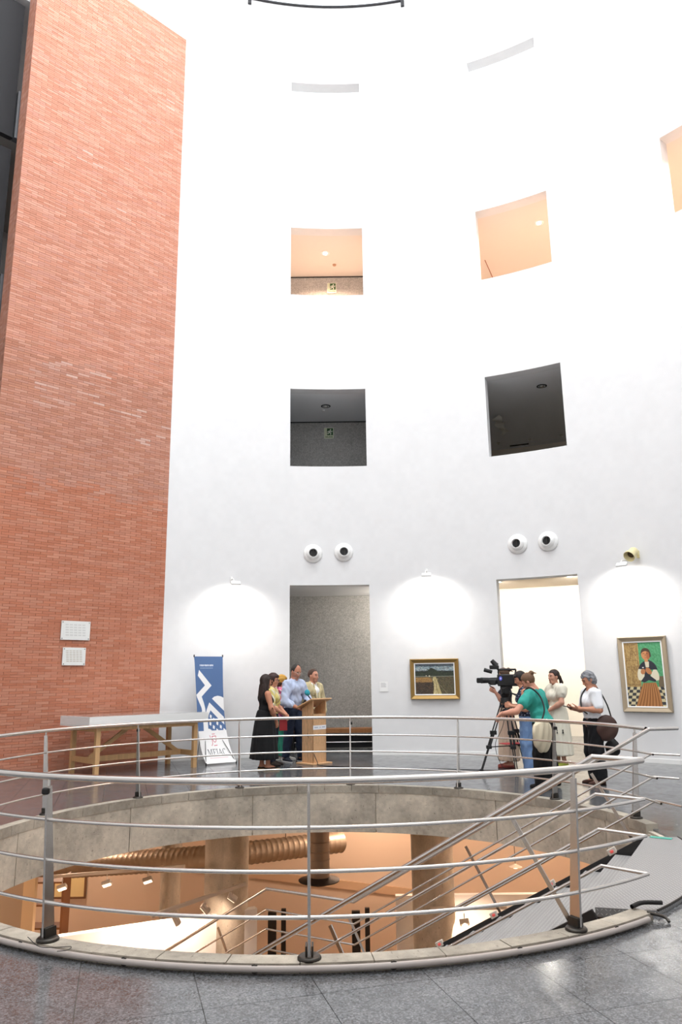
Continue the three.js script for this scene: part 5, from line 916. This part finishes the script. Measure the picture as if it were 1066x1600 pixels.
// hair in head units
const cap0 = (x, y, z, g) => ell(x, y, z, 0, 0.03, -0.014, 0.074 + g, 0.09 + g, 0.093 + g);
const faceCut = (x, y, z, top = 0.06, zc = 0.02) => Math.max(-(z - zc - Math.max(0, y - 0.02) * 0.35), y - top, -0.25 - y); // the region kept free of hair in front
function hair(K, kind, mat) {
  const strands = (x, y, z) => 0.0025 * Math.sin(Math.atan2(x, z + 0.02) * 34 + y * 12);
  let F, a = [-0.12, -0.16, -0.14], b = [0.12, 0.15, 0.13], h = 0.0065;
  const shell = (g, top, zc) => (x, y, z) => Math.max(cap0(x, y, z, g) + strands(x, y, z), -faceCut(x, y, z, top, zc), -0.055 - y + (z > 0 ? 0.03 : 0));
  if (kind === 'long') { a = [-0.15, -0.42, -0.17]; F = (x, y, z) => { let d = shell(0.017, 0.05, 0.03)(x, y, z); const w = Math.max(ell(x, y, z, 0, -0.16, -0.055, 0.115, 0.23, 0.06) + strands(x, y, z) * 2, y - 0.06); d = smin(d, w, 0.03); for (const s of [-1, 1]) d = smin(d, cone(x, y, z, [s * 0.075, 0.04, 0.0, 0.025, s * 0.088, -0.24, 0.0, 0.022]), 0.02); return d; }; h = 0.008; }
  if (kind === 'bob') F = (x, y, z) => { let d = shell(0.016, 0.05, 0.03)(x, y, z); d = smin(d, Math.max(ell(x, y, z, 0, -0.03, -0.045, 0.088, 0.1, 0.075) + strands(x, y, z), z - 0.01), 0.02); return smin(d, cone(x, y, z, [-0.04, 0.085, 0.06, 0.018, 0.045, 0.075, 0.07, 0.018]), 0.02); };
  if (kind === 'grey') F = (x, y, z) => { const wav = 0.006 * Math.sin(x * 60 + y * 75) * Math.sin(z * 70 - y * 40); let d = shell(0.014, 0.055, 0.025)(x, y, z) + wav; d = smin(d, Math.max(ell(x, y, z, 0, -0.02, -0.05, 0.088, 0.095, 0.07) + wav, z + 0.005), 0.02); return d; };
  if (kind === 'short') F = (x, y, z) => Math.max(cap0(x, y, z, 0.009) + strands(x, y, z) * 0.5, -Math.max(-(z - 0.035 - (y - 0.06) * 0.5), y - 0.083), -0.03 - y + (z > -0.03 ? 0.045 : 0), z > 0.05 && y < 0.085 ? 0.01 : -1);
  if (kind === 'receding') F = (x, y, z) => Math.max(cap0(x, y, z, 0.007) + strands(x, y, z) * 0.5, z - 0.022 + Math.max(0, 0.05 - Math.abs(x)) * 0.5, -0.035 - y + (z > -0.03 ? 0.04 : 0));
  if (kind === 'ponytail') { a = [-0.12, -0.26, -0.24]; F = (x, y, z) => { let d = Math.max(cap0(x, y, z, 0.011) + strands(x, y, z), -faceCut(x, y, z, 0.068, 0.03), -0.05 - y + (z > -0.02 ? 0.06 : 0)); d = smin(d, Math.hypot(x, y - 0.0, z + 0.115) - 0.024, 0.01); d = smin(d, cone(x, y, z, [0, 0.0, -0.125, 0.026, 0, -0.1, -0.155, 0.03]), 0.01); return smin(d, cone(x, y, z, [0, -0.1, -0.155, 0.03, 0, -0.22, -0.165, 0.008]), 0.02); }; }
  if (kind === 'bun') { a = [-0.12, -0.12, -0.22]; F = (x, y, z) => { let d = Math.max(cap0(x, y, z, 0.012) + strands(x, y, z), -faceCut(x, y, z, 0.068, 0.03), -0.06 - y + (z > -0.02 ? 0.05 : 0)); d = smin(d, Math.hypot(x, y - 0.075, z + 0.115) - 0.036 + 0.004 * Math.sin(x * 130 + y * 90), 0.014); return smin(d, cone(x, y, z, [0, 0.08, -0.13, 0.014, 0.02, 0.03, -0.175, 0.007]), 0.012); }; }
  return K.inHead('hair', F, a, b, h, mat);
}
function glasses(K, mat) {
  const g = [], q = (p) => p; for (const s of [-1, 1]) { g.push(new THREE.TorusGeometry(0.021, 0.0026, 6, 18).translate(s * 0.031, 0.002, 0.103)); g.push(bar([s * 0.052, 0.006, 0.1], [s * 0.078, 0.008, -0.01], 0.0026, 6)); }
  g.push(bar([-0.01, 0.006, 0.106], [0.01, 0.006, 0.106], 0.0026, 6)); part('glasses', merge(g).applyMatrix4(K.hm), mat, K.t);
}
// 1 woman in black dress
person({
  label: 'woman in long black sleeveless dress with long dark hair, seen from behind', at: [-1.24, -6.1], face: [0.86, -0.5], h: 1.63, fem: true, skin: '#c08467', nod: 0.1,
  R: { elbow: [-0.135, 0.645, 0.015], wrist: [-0.045, 0.505, 0.12], dir: [0.25, -0.9, 0.3], palm: [0.9, 0.1, -0.3], curl: 0.6 }, L: { elbow: [0.13, 0.645, 0.02], wrist: [0.02, 0.505, 0.13], dir: [-0.3, -0.9, 0.2], palm: [-0.6, 0, -0.7], curl: 0.6 },
  legL: { ankle: [0.045, 0.05, -0.01], toe: [0.1, 1] }, legR: { ankle: [-0.05, 0.05, 0.02], toe: [-0.15, 1] },
  dress: (K) => {
    const m = cloth('#0c0c0e', 0.95); hair(K, 'long', cloth('#2b1d18', 0.7));
    garment(K, 'dress_top', [...K.torso.slice(0, 7), ...K.torso.slice(8)], 0.012, m, [above(0.6 * K.H), below(0.872 * K.H), neckHole(K, 0.05, 0.868, 0.03)]);
    skirt(K, 'dress_skirt', 0.115, 0.63, 0.066, 0.15, m, { n: 11, amp: 0.045, ease: 0.5, sz: 1.0, sx: 1.1 });
    part('belt', new THREE.TorusGeometry(0.068 * K.H, 0.012, 8, 30).rotateX(PI / 2).scale(1.18, 1.6, 0.95).translate(0, 0.605 * K.H, 0), cloth('#4a3a33'), K.t);
    shoes(K, cloth('#1d1a19'), cloth('#c9ac82'), { high: 0.034, sole: 0.03 });
  },
});
// 2 woman in yellow blouse
person({
  label: 'woman in yellow blouse with glasses and dark bob, behind the black dress', at: [-1.17, -6.75], face: [0.97, 0.1], h: 1.66, fem: true, skin: '#c88d72', nod: 0.12,
  R: { elbow: [-0.135, 0.64, 0.02], wrist: [-0.05, 0.55, 0.15], dir: [0.4, -0.7, 0.5], palm: [0.8, 0, -0.5], curl: 0.6 }, L: { elbow: [0.13, 0.64, 0.03], wrist: [0.02, 0.545, 0.16], dir: [-0.4, -0.7, 0.4], palm: [-0.8, 0, -0.4], curl: 0.6 },
  dress: (K) => {
    hair(K, 'bob', cloth('#3a2320', 0.7)); glasses(K, MAT.steelDark); const m = painted((x, y, z, c) => { const v = Math.sin(x * 40 + y * 17) * Math.sin(y * 31 + z * 50 + 1); c.set(v > 0.45 ? '#ded9c6' : '#d8c779'); });
    garment(K, 'blouse', [...K.torso, ...sleeve(K.arm.L, 0.85, K, 1.3), ...sleeve(K.arm.R, 0.85, K, 1.3)], 0.016, m, [above(0.555 * K.H), below(0.872 * K.H), neckHole(K, 0.045, 0.868, 0.035)]);
    trousers(K, cloth('#1d2436'), { flare: 1.2 }); shoes(K, cloth('#30251f'), cloth('#1c1815'));
  },
});
// 3 woman in pink floral top
person({
  label: 'woman with short blond hair, pink flowered top and green trousers', at: [-1.09, -7.7], face: [0.95, -0.25], h: 1.63, fem: true, skin: '#c99278', nod: 0.25,
  R: { elbow: [-0.13, 0.64, 0.0], wrist: [-0.1, 0.51, 0.1] }, L: { elbow: [0.13, 0.64, 0.03], wrist: [0.1, 0.53, 0.14] },
  legR: { ankle: [-0.05, 0.048, 0.05], toe: [0, 1] },
  dress: (K) => {
    hair(K, 'bob', painted((x, y, z, c) => { c.set(y < -0.03 && z < 0.02 ? '#4a3320' : Math.sin(x * 90 + y * 40) > 0.3 ? '#c79a45' : '#b5852f'); }, 0.75));
    const m = painted((x, y, z, c) => { const v = Math.sin(x * 33 + y * 21 + 3 * Math.sin(z * 20)), w = Math.sin(y * 43 - x * 19 + z * 37); c.set(v > 0.35 ? '#d85f86' : w > 0.5 ? '#9c2f5c' : v < -0.6 ? '#5d6f86' : '#e8c3c4'); });
    garment(K, 'blouse', [...K.torso, ...sleeve(K.arm.L, 0.9, K, 1.3), ...sleeve(K.arm.R, 0.9, K, 1.3)], 0.02, m, [above(0.5 * K.H), below(0.872 * K.H), neckHole(K, 0.045, 0.868, 0.035)]);
    trousers(K, cloth('#2f8a72'), { flare: 1.55, hem: 0.05, knee: 1.5, top: 0.56 }); shoes(K, cloth('#e6e2dc'), cloth('#f4f2ee'));
  },
});
// 4 man in light blue shirt, reading at the lectern
person({
  label: 'man in light blue shirt and navy trousers reading at the lectern', at: [-0.82, -7.42], face: [0.74, 0.67], h: 1.83, skin: '#bb8066', nod: 0.38, lean: 0.07, beard: '#8f8078',
  R: { elbow: [-0.165, 0.615, 0.04], wrist: [-0.095, 0.555, 0.155], dir: [0.3, -0.25, 0.8], palm: [0.3, -0.9, 0], curl: 0.35 }, L: { elbow: [0.165, 0.63, 0.05], wrist: [0.085, 0.585, 0.17], dir: [-0.2, 0.05, 0.9], palm: [-0.2, -0.9, 0], curl: 0.5 },
  legL: { ankle: [0.06, 0.048, 0.06], toe: [0.25, 1] }, legR: { ankle: [-0.06, 0.048, -0.05], toe: [-0.25, 1] },
  dress: (K) => {
    hair(K, 'receding', cloth('#34302d', 0.8)); glasses(K, std({ color: 0xd9d4cc, roughness: 0.3, metalness: 0.5 })); const m = cloth('#b6c2dc', 0.85);
    garment(K, 'shirt', [...K.torso, ...fullSleeve(K.arm.L, 0.55), ...fullSleeve(K.arm.R, 0.55)], 0.016, m, [above(0.55 * K.H), below(0.872 * K.H), neckHole(K, 0.038, 0.868, 0.035)], 0.013, 0.03, 0.009);
    const c = K.B(0, 0.824, -0.006); part('collar', new THREE.TorusGeometry(0.034 * K.H, 0.012, 8, 24).rotateX(PI / 2 - 0.35).scale(1.1, 1.5, 1.05).translate(c[0], c[1], c[2] + 0.004), m, K.t);
    const bt = []; for (let i = 0; i < 6; i++) { const q = K.B(0, 0.81 - i * 0.04, 0.02); bt.push(cyl(0.005, 0.005, 0.004, 0, 0, 0, 8).rotateX(PI / 2).translate(q[0], q[1], q[2] + 0.1)); }
    trousers(K, cloth('#1f2a40'), { flare: 1.15, knee: 1.35 }); part('belt', new THREE.TorusGeometry(0.066 * K.H, 0.014, 8, 30).rotateX(PI / 2).scale(1.28, 1.5, 0.98).translate(0, 0.562 * K.H, 0.0), cloth('#141416', 0.5), K.t);
    shoes(K, cloth('#1b2230'), cloth('#d9d9d9'));
  },
});
// 5 man in beige blazer
person({
  label: 'man in beige blazer over white shirt standing behind the lectern', at: [-0.46, -7.85], face: [0.8, 0.6], h: 1.74, skin: '#c48b72', look: 0.05, beard: '#6d5546',
  R: { elbow: [-0.17, 0.63, 0.0], wrist: [-0.05, 0.53, 0.12], dir: [0.7, -0.4, 0.2], palm: [0, 0, -1], curl: 0.5 }, L: { elbow: [0.17, 0.63, 0.0], wrist: [0.05, 0.53, 0.12], dir: [-0.7, -0.4, 0.2], palm: [0, 0, -1], curl: 0.5 },
  dress: (K) => {
    hair(K, 'short', cloth('#4a352a', 0.8)); const m = cloth('#c3b58e', 0.9);
    garment(K, 'shirt', K.torso, 0.014, cloth('#eeedea', 0.9), [above(0.54 * K.H), below(0.872 * K.H), neckHole(K, 0.042, 0.868, 0.035)]);
    const open = (x, y, z) => z > 0.02 * K.H ? 0.014 * K.H + Math.max(0, y - 0.64 * K.H) * 0.19 - Math.abs(x) : -1;
    garment(K, 'blazer', [...K.torso, ...fullSleeve(K.arm.L, 0.96, 1.22), ...fullSleeve(K.arm.R, 0.96, 1.22)], 0.026, m, [above(0.475 * K.H), below(0.872 * K.H), neckHole(K, 0.044, 0.868, 0.03), open], 0.013, 0.03, 0.007);
    for (const s of [-1, 1]) part('lapel', flatBar([s * 0.045 * K.H, 0.835 * K.H, 0.05 * K.H], [s * 0.02 * K.H, 0.665 * K.H, 0.088 * K.H], 0.05, 0.012, [1, 0, 0.3 * s]), m, K.t);
    trousers(K, cloth('#3a3f4c'), {}); shoes(K, cloth('#f0eeea'), cloth('#ffffff'));
  },
});
// 6 person at the camera, mostly hidden
person({
  label: 'brown-haired woman in pale skirt hidden behind the video camera', at: [3.03, -6.0], face: [-0.97, -0.2], h: 1.69, fem: true, skin: '#c68d74', nod: 0.2,
  L: { elbow: [0.14, 0.66, 0.03], wrist: [0.1, 0.755, 0.1], dir: [-0.1, 0.5, 0.8], palm: [-0.8, 0.2, 0], curl: 0.8 }, R: { elbow: [-0.13, 0.64, -0.02], wrist: [-0.09, 0.51, 0.05] },
  dress: (K) => {
    hair(K, 'bun', cloth('#4b3423', 0.75)); garment(K, 'blouse', [...K.torso, ...sleeve(K.arm.L, 0.6, K, 1.25), ...sleeve(K.arm.R, 0.6, K, 1.25)], 0.015, cloth('#1c2438'), [above(0.56 * K.H), below(0.872 * K.H), neckHole(K, 0.045, 0.868, 0.03)]);
    skirt(K, 'skirt', 0.075, 0.6, 0.08, 0.12, cloth('#d8bfa8', 0.95), { n: 12, amp: 0.06, scallop: 0.012 }); shoes(K, cloth('#8a3f36'), cloth('#5b2b24'), { high: 0.035 });
  },
});
// 7 woman in navy top
person({
  label: 'dark-haired woman in sleeveless navy top and blue jeans at the tripod', at: [3.2, -5.28], face: [-0.98, -0.1], h: 1.63, fem: true, skin: '#c98d70', nod: 0.35, lean: 0.06,
  L: { elbow: [0.135, 0.625, 0.015], wrist: [0.1, 0.655, 0.15], dir: [-0.2, 0.1, 0.9], palm: [-0.9, 0, 0], curl: 0.9 }, R: { elbow: [-0.13, 0.63, 0.02], wrist: [-0.08, 0.66, 0.13], curl: 0.9, dir: [0.1, 0.1, 0.9] },
  dress: (K) => {
    hair(K, 'bob', cloth('#1f1714', 0.7)); const m = painted((x, y, z, c) => { const u = Math.round(x / 0.04), v = Math.round(y / 0.04), w = Math.round(z / 0.04); c.set(Math.hypot(x - u * 0.04, y - v * 0.04, z - w * 0.04) < 0.011 ? '#aab4cc' : '#161c33'); });
    garment(K, 'top', K.torso, 0.015, m, [above(0.55 * K.H), below(0.872 * K.H), neckHole(K, 0.05, 0.868, 0.03)], 0.011);
    trousers(K, painted((x, y, z, c) => { c.set(Math.sin(y * 23 + x * 40) * Math.sin(z * 37 + y * 5) > 0.5 ? '#7f9cc4' : '#6f8db8'); }), { flare: 1.75, knee: 1.55, hem: 0.03, name: 'jeans' }); shoes(K, cloth('#e9e6e0'), cloth('#ffffff'));
  },
});
// 8 woman in green, leaning on the rail
person({
  label: 'woman in teal top leaning on the rail with a cream tote bag', at: [3.04, -3.60], face: [-0.75, -0.66], h: 1.62, fem: true, wide: 1.12, skin: '#cb9078', nod: 0.5, look: 0.25, lean: 0.27,
  L: { elbowW: [2.62, 1.06, -3.40], wristW: [2.38, 1.035, -3.30], dir: [0.5, -0.55, 0.5], palm: [0.2, -1, -0.3], curl: 0.75 }, R: { elbow: [-0.15, 0.6, 0.03], wrist: [-0.13, 0.47, 0.04], curl: 0.6 },
  legL: { ankle: [0.07, 0.048, -0.01] }, legR: { ankle: [-0.07, 0.048, -0.01] },
  dress: (K) => {
    hair(K, 'bun', cloth('#6b4f38', 0.75)); garment(K, 'top', [...K.torso, ...sleeve(K.arm.L, 0.5, K, 1.25), ...sleeve(K.arm.R, 0.5, K, 1.25)], 0.017, cloth('#2f9c8f', 0.8), [above(0.555 * K.H), below(0.872 * K.H), neckHole(K, 0.058, 0.868, -0.005)], 0.014, 0.04, 0.009);
    trousers(K, cloth('#0b0b0d', 0.95), { flare: 2.5, knee: 1.95, hem: 0.012, top: 0.6 }); shoes(K, cloth('#222022'), cloth('#111111'));
  },
});
// 9 woman in cream dress
person({
  label: 'woman in long cream dress with dark ponytail and yellow sandals', at: [3.95, -6.1], face: [-0.94, 0.34], h: 1.66, fem: true, skin: '#c9957d', nod: 0.0,
  L: { elbow: [0.13, 0.655, 0.03], wrist: [0.035, 0.575, 0.13], dir: [-0.7, -0.5, 0.3], palm: [-0.3, 0, -1], curl: 0.6 }, R: { elbow: [-0.13, 0.655, 0.03], wrist: [-0.03, 0.57, 0.135], dir: [0.7, -0.5, 0.3], palm: [0.3, 0, -1], curl: 0.6 },
  dress: (K) => {
    hair(K, 'ponytail', cloth('#2a1c18', 0.65)); const m = cloth('#e6e1cf', 0.95);
    garment(K, 'dress_top', [...K.torso.slice(0, 7), ...K.torso.slice(8), ...sleeve(K.arm.L, 0.32, K, 1.55), ...sleeve(K.arm.R, 0.32, K, 1.55)], 0.015, m, [above(0.6 * K.H), below(0.872 * K.H), neckHole(K, 0.036, 0.868, 0.045)], 0.013, 0.03, 0.008);
    skirt(K, 'dress_skirt', 0.115, 0.615, 0.082, 0.13, m, { n: 13, amp: 0.05, ease: 0.42, sx: 1.08, sz: 1.02 });
    for (const a of [0.25, 0.75, 1.25]) { const r = 0.118 * K.H, x = Math.sin(a) * r * 1.1, z = Math.cos(a) * r * 0.92; part('tassel', merge([new THREE.SphereGeometry(0.012, 8, 6).translate(x, 0.375 * K.H, z), cyl(0.016, 0.008, 0.04, x, 0.355 * K.H, z, 8)]), MAT.black, K.t); }
    shoes(K, cloth('#a9b14a'), cloth('#8d6b45'), { high: 0.045, sole: 0.02 });
  },
});
// 10 grey-haired woman
person({
  label: 'grey-haired woman in white T-shirt and black trousers looking at a phone', at: [3.85, -3.87], face: [-0.99, 0.08], h: 1.61, fem: true, wide: 1.12, skin: '#c48a6e', nod: 0.45,
  L: { elbow: [0.16, 0.655, -0.005], wrist: [0.055, 0.665, 0.145], dir: [-0.35, 0.1, 0.9], palm: [-0.5, 0.8, 0], curl: 0.75 }, R: { elbow: [-0.15, 0.65, 0.03], wrist: [-0.03, 0.66, 0.16], dir: [0.3, 0.1, 0.9], palm: [0.5, 0.8, 0], curl: 0.75 },
  dress: (K) => {
    hair(K, 'grey', painted((x, y, z, c) => { c.set(Math.sin(x * 120 + y * 50 + z * 60) > 0.2 ? '#8f9093' : '#73757a'); }, 0.75));
    garment(K, 'shirt', [...K.torso, ...sleeve(K.arm.L, 0.75, K, 1.25), ...sleeve(K.arm.R, 0.75, K, 1.25)], 0.016, cloth('#e9eaee', 0.95), [above(0.575 * K.H), below(0.872 * K.H), neckHole(K, 0.048, 0.868, 0.035)], 0.014, 0.035, 0.009);
    trousers(K, cloth('#0c0b10', 0.95), { flare: 1.8, knee: 1.75, hem: 0.04, top: 0.62, fold: 0.008 }); shoes(K, cloth('#4a2f25'), cloth('#2b1c16'), { high: 0.036 });
  },
});
// ---------- things people carry ----------
{
  const t = thing('tote_bag', 'cream canvas tote bag hanging from the shoulder of the woman in teal', 'bag', [3.04, 0, -3.60], Math.atan2(-0.75, -0.66));
  const F = (x, y, z) => Math.max(ell(x, y, z, 0.27, 0.75, -0.115, 0.26, 0.25, 0.075) + 0.006 * Math.sin(x * 40 + y * 18), y - 0.95 + 0.3 * Math.abs(x - 0.27));
  part('bag_body', nets(F, [-0.04, 0.46, -0.22], [0.58, 1.02, 0.0], 0.012), std({ color: 0xd9cdb2, roughness: 0.95 }), t);
  part('strap', tube([[0.26, 0.92, -0.11], [0.17, 1.08, -0.12], [0.11, 1.24, -0.05], [0.12, 1.34, 0.03], [0.13, 1.385, 0.12], [0.12, 1.33, 0.21]], 0.012, 40, 8), MAT.black, t);
}
{
  const t = thing('shoulder_bag', 'brown leather shoulder bag at the hip of the grey-haired woman', 'bag', [3.85, 0, -3.87], Math.atan2(-0.99, 0.08));
  const F = (x, y, z) => ell(x, y, z, 0.17, 0.79, -0.13, 0.07, 0.18, 0.17) + 0.006 * Math.sin(y * 30 + z * 24);
  part('bag_body', nets(F, [0.06, 0.56, -0.34], [0.27, 1.02, 0.08], 0.012), std({ color: 0x4a3129, roughness: 0.55 }), t);
  part('flap', nets((x, y, z) => Math.max(ell(x, y, z, 0.176, 0.8, -0.125, 0.074, 0.185, 0.172), 0.83 - y, 0.02 - (x - 0.15)), [0.1, 0.78, -0.34], [0.27, 1.02, 0.08], 0.012), std({ color: 0x432b24, roughness: 0.5 }), t);
  part('strap', tube([[0.16, 0.93, -0.22], [0.13, 1.15, -0.17], [0.04, 1.36, -0.09], [-0.04, 1.39, 0.0], [-0.06, 1.25, 0.12], [0.02, 1.05, 0.15], [0.15, 0.94, 0.0]], 0.011, 50, 8), MAT.black, t);
  const p = thing('mobile_phone', 'black phone held by the grey-haired woman', 'phone', [3.85 - 0.99 * 0.37, 1.095, -3.87 + 0.08 * 0.37 + 0.02], Math.atan2(-0.99, 0.08));
  part('phone_body', rbox(0.07, 0.01, 0.145, 0, 0, 0, 0.005).rotateX(-0.25), MAT.black, p);
  const b = thing('black_backpack', 'small black bag carried behind the knees of the grey-haired woman', 'bag', [3.85 + 0.27, 0, -3.9]);
  part('bag_body', nets((x, y, z) => ell(x, y, z, 0, 0.5, 0, 0.11, 0.13, 0.08) + 0.004 * Math.sin(x * 50 + y * 30), [-0.14, 0.34, -0.11], [0.14, 0.66, 0.11], 0.012), MAT.black, b); part('strap', tube([[-0.06, 0.6, 0], [-0.14, 0.78, -0.02], [-0.2, 0.86, -0.04], [-0.1, 0.76, 0.03], [0.05, 0.6, 0.02]], 0.008, 30, 6), MAT.black, b);
  const f = thing('red_folder', 'red folder held low in front of the woman in yellow', 'folder', [-0.96, 0.74, -6.72], 0.5);
  part('folder', rbox(0.16, 0.24, 0.014, 0, 0, 0, 0.004), std({ color: 0xa3282d, roughness: 0.5 }), f);
  const r = thing('voice_recorder', 'slim dark recorder held up beside the video camera', 'recorder', [2.76, 1.37, -5.82]);
  part('recorder', rbox(0.1, 0.016, 0.03, 0, 0, 0, 0.005).rotateZ(-0.6), MAT.black, r);
}
renderer.render(scene, camera);
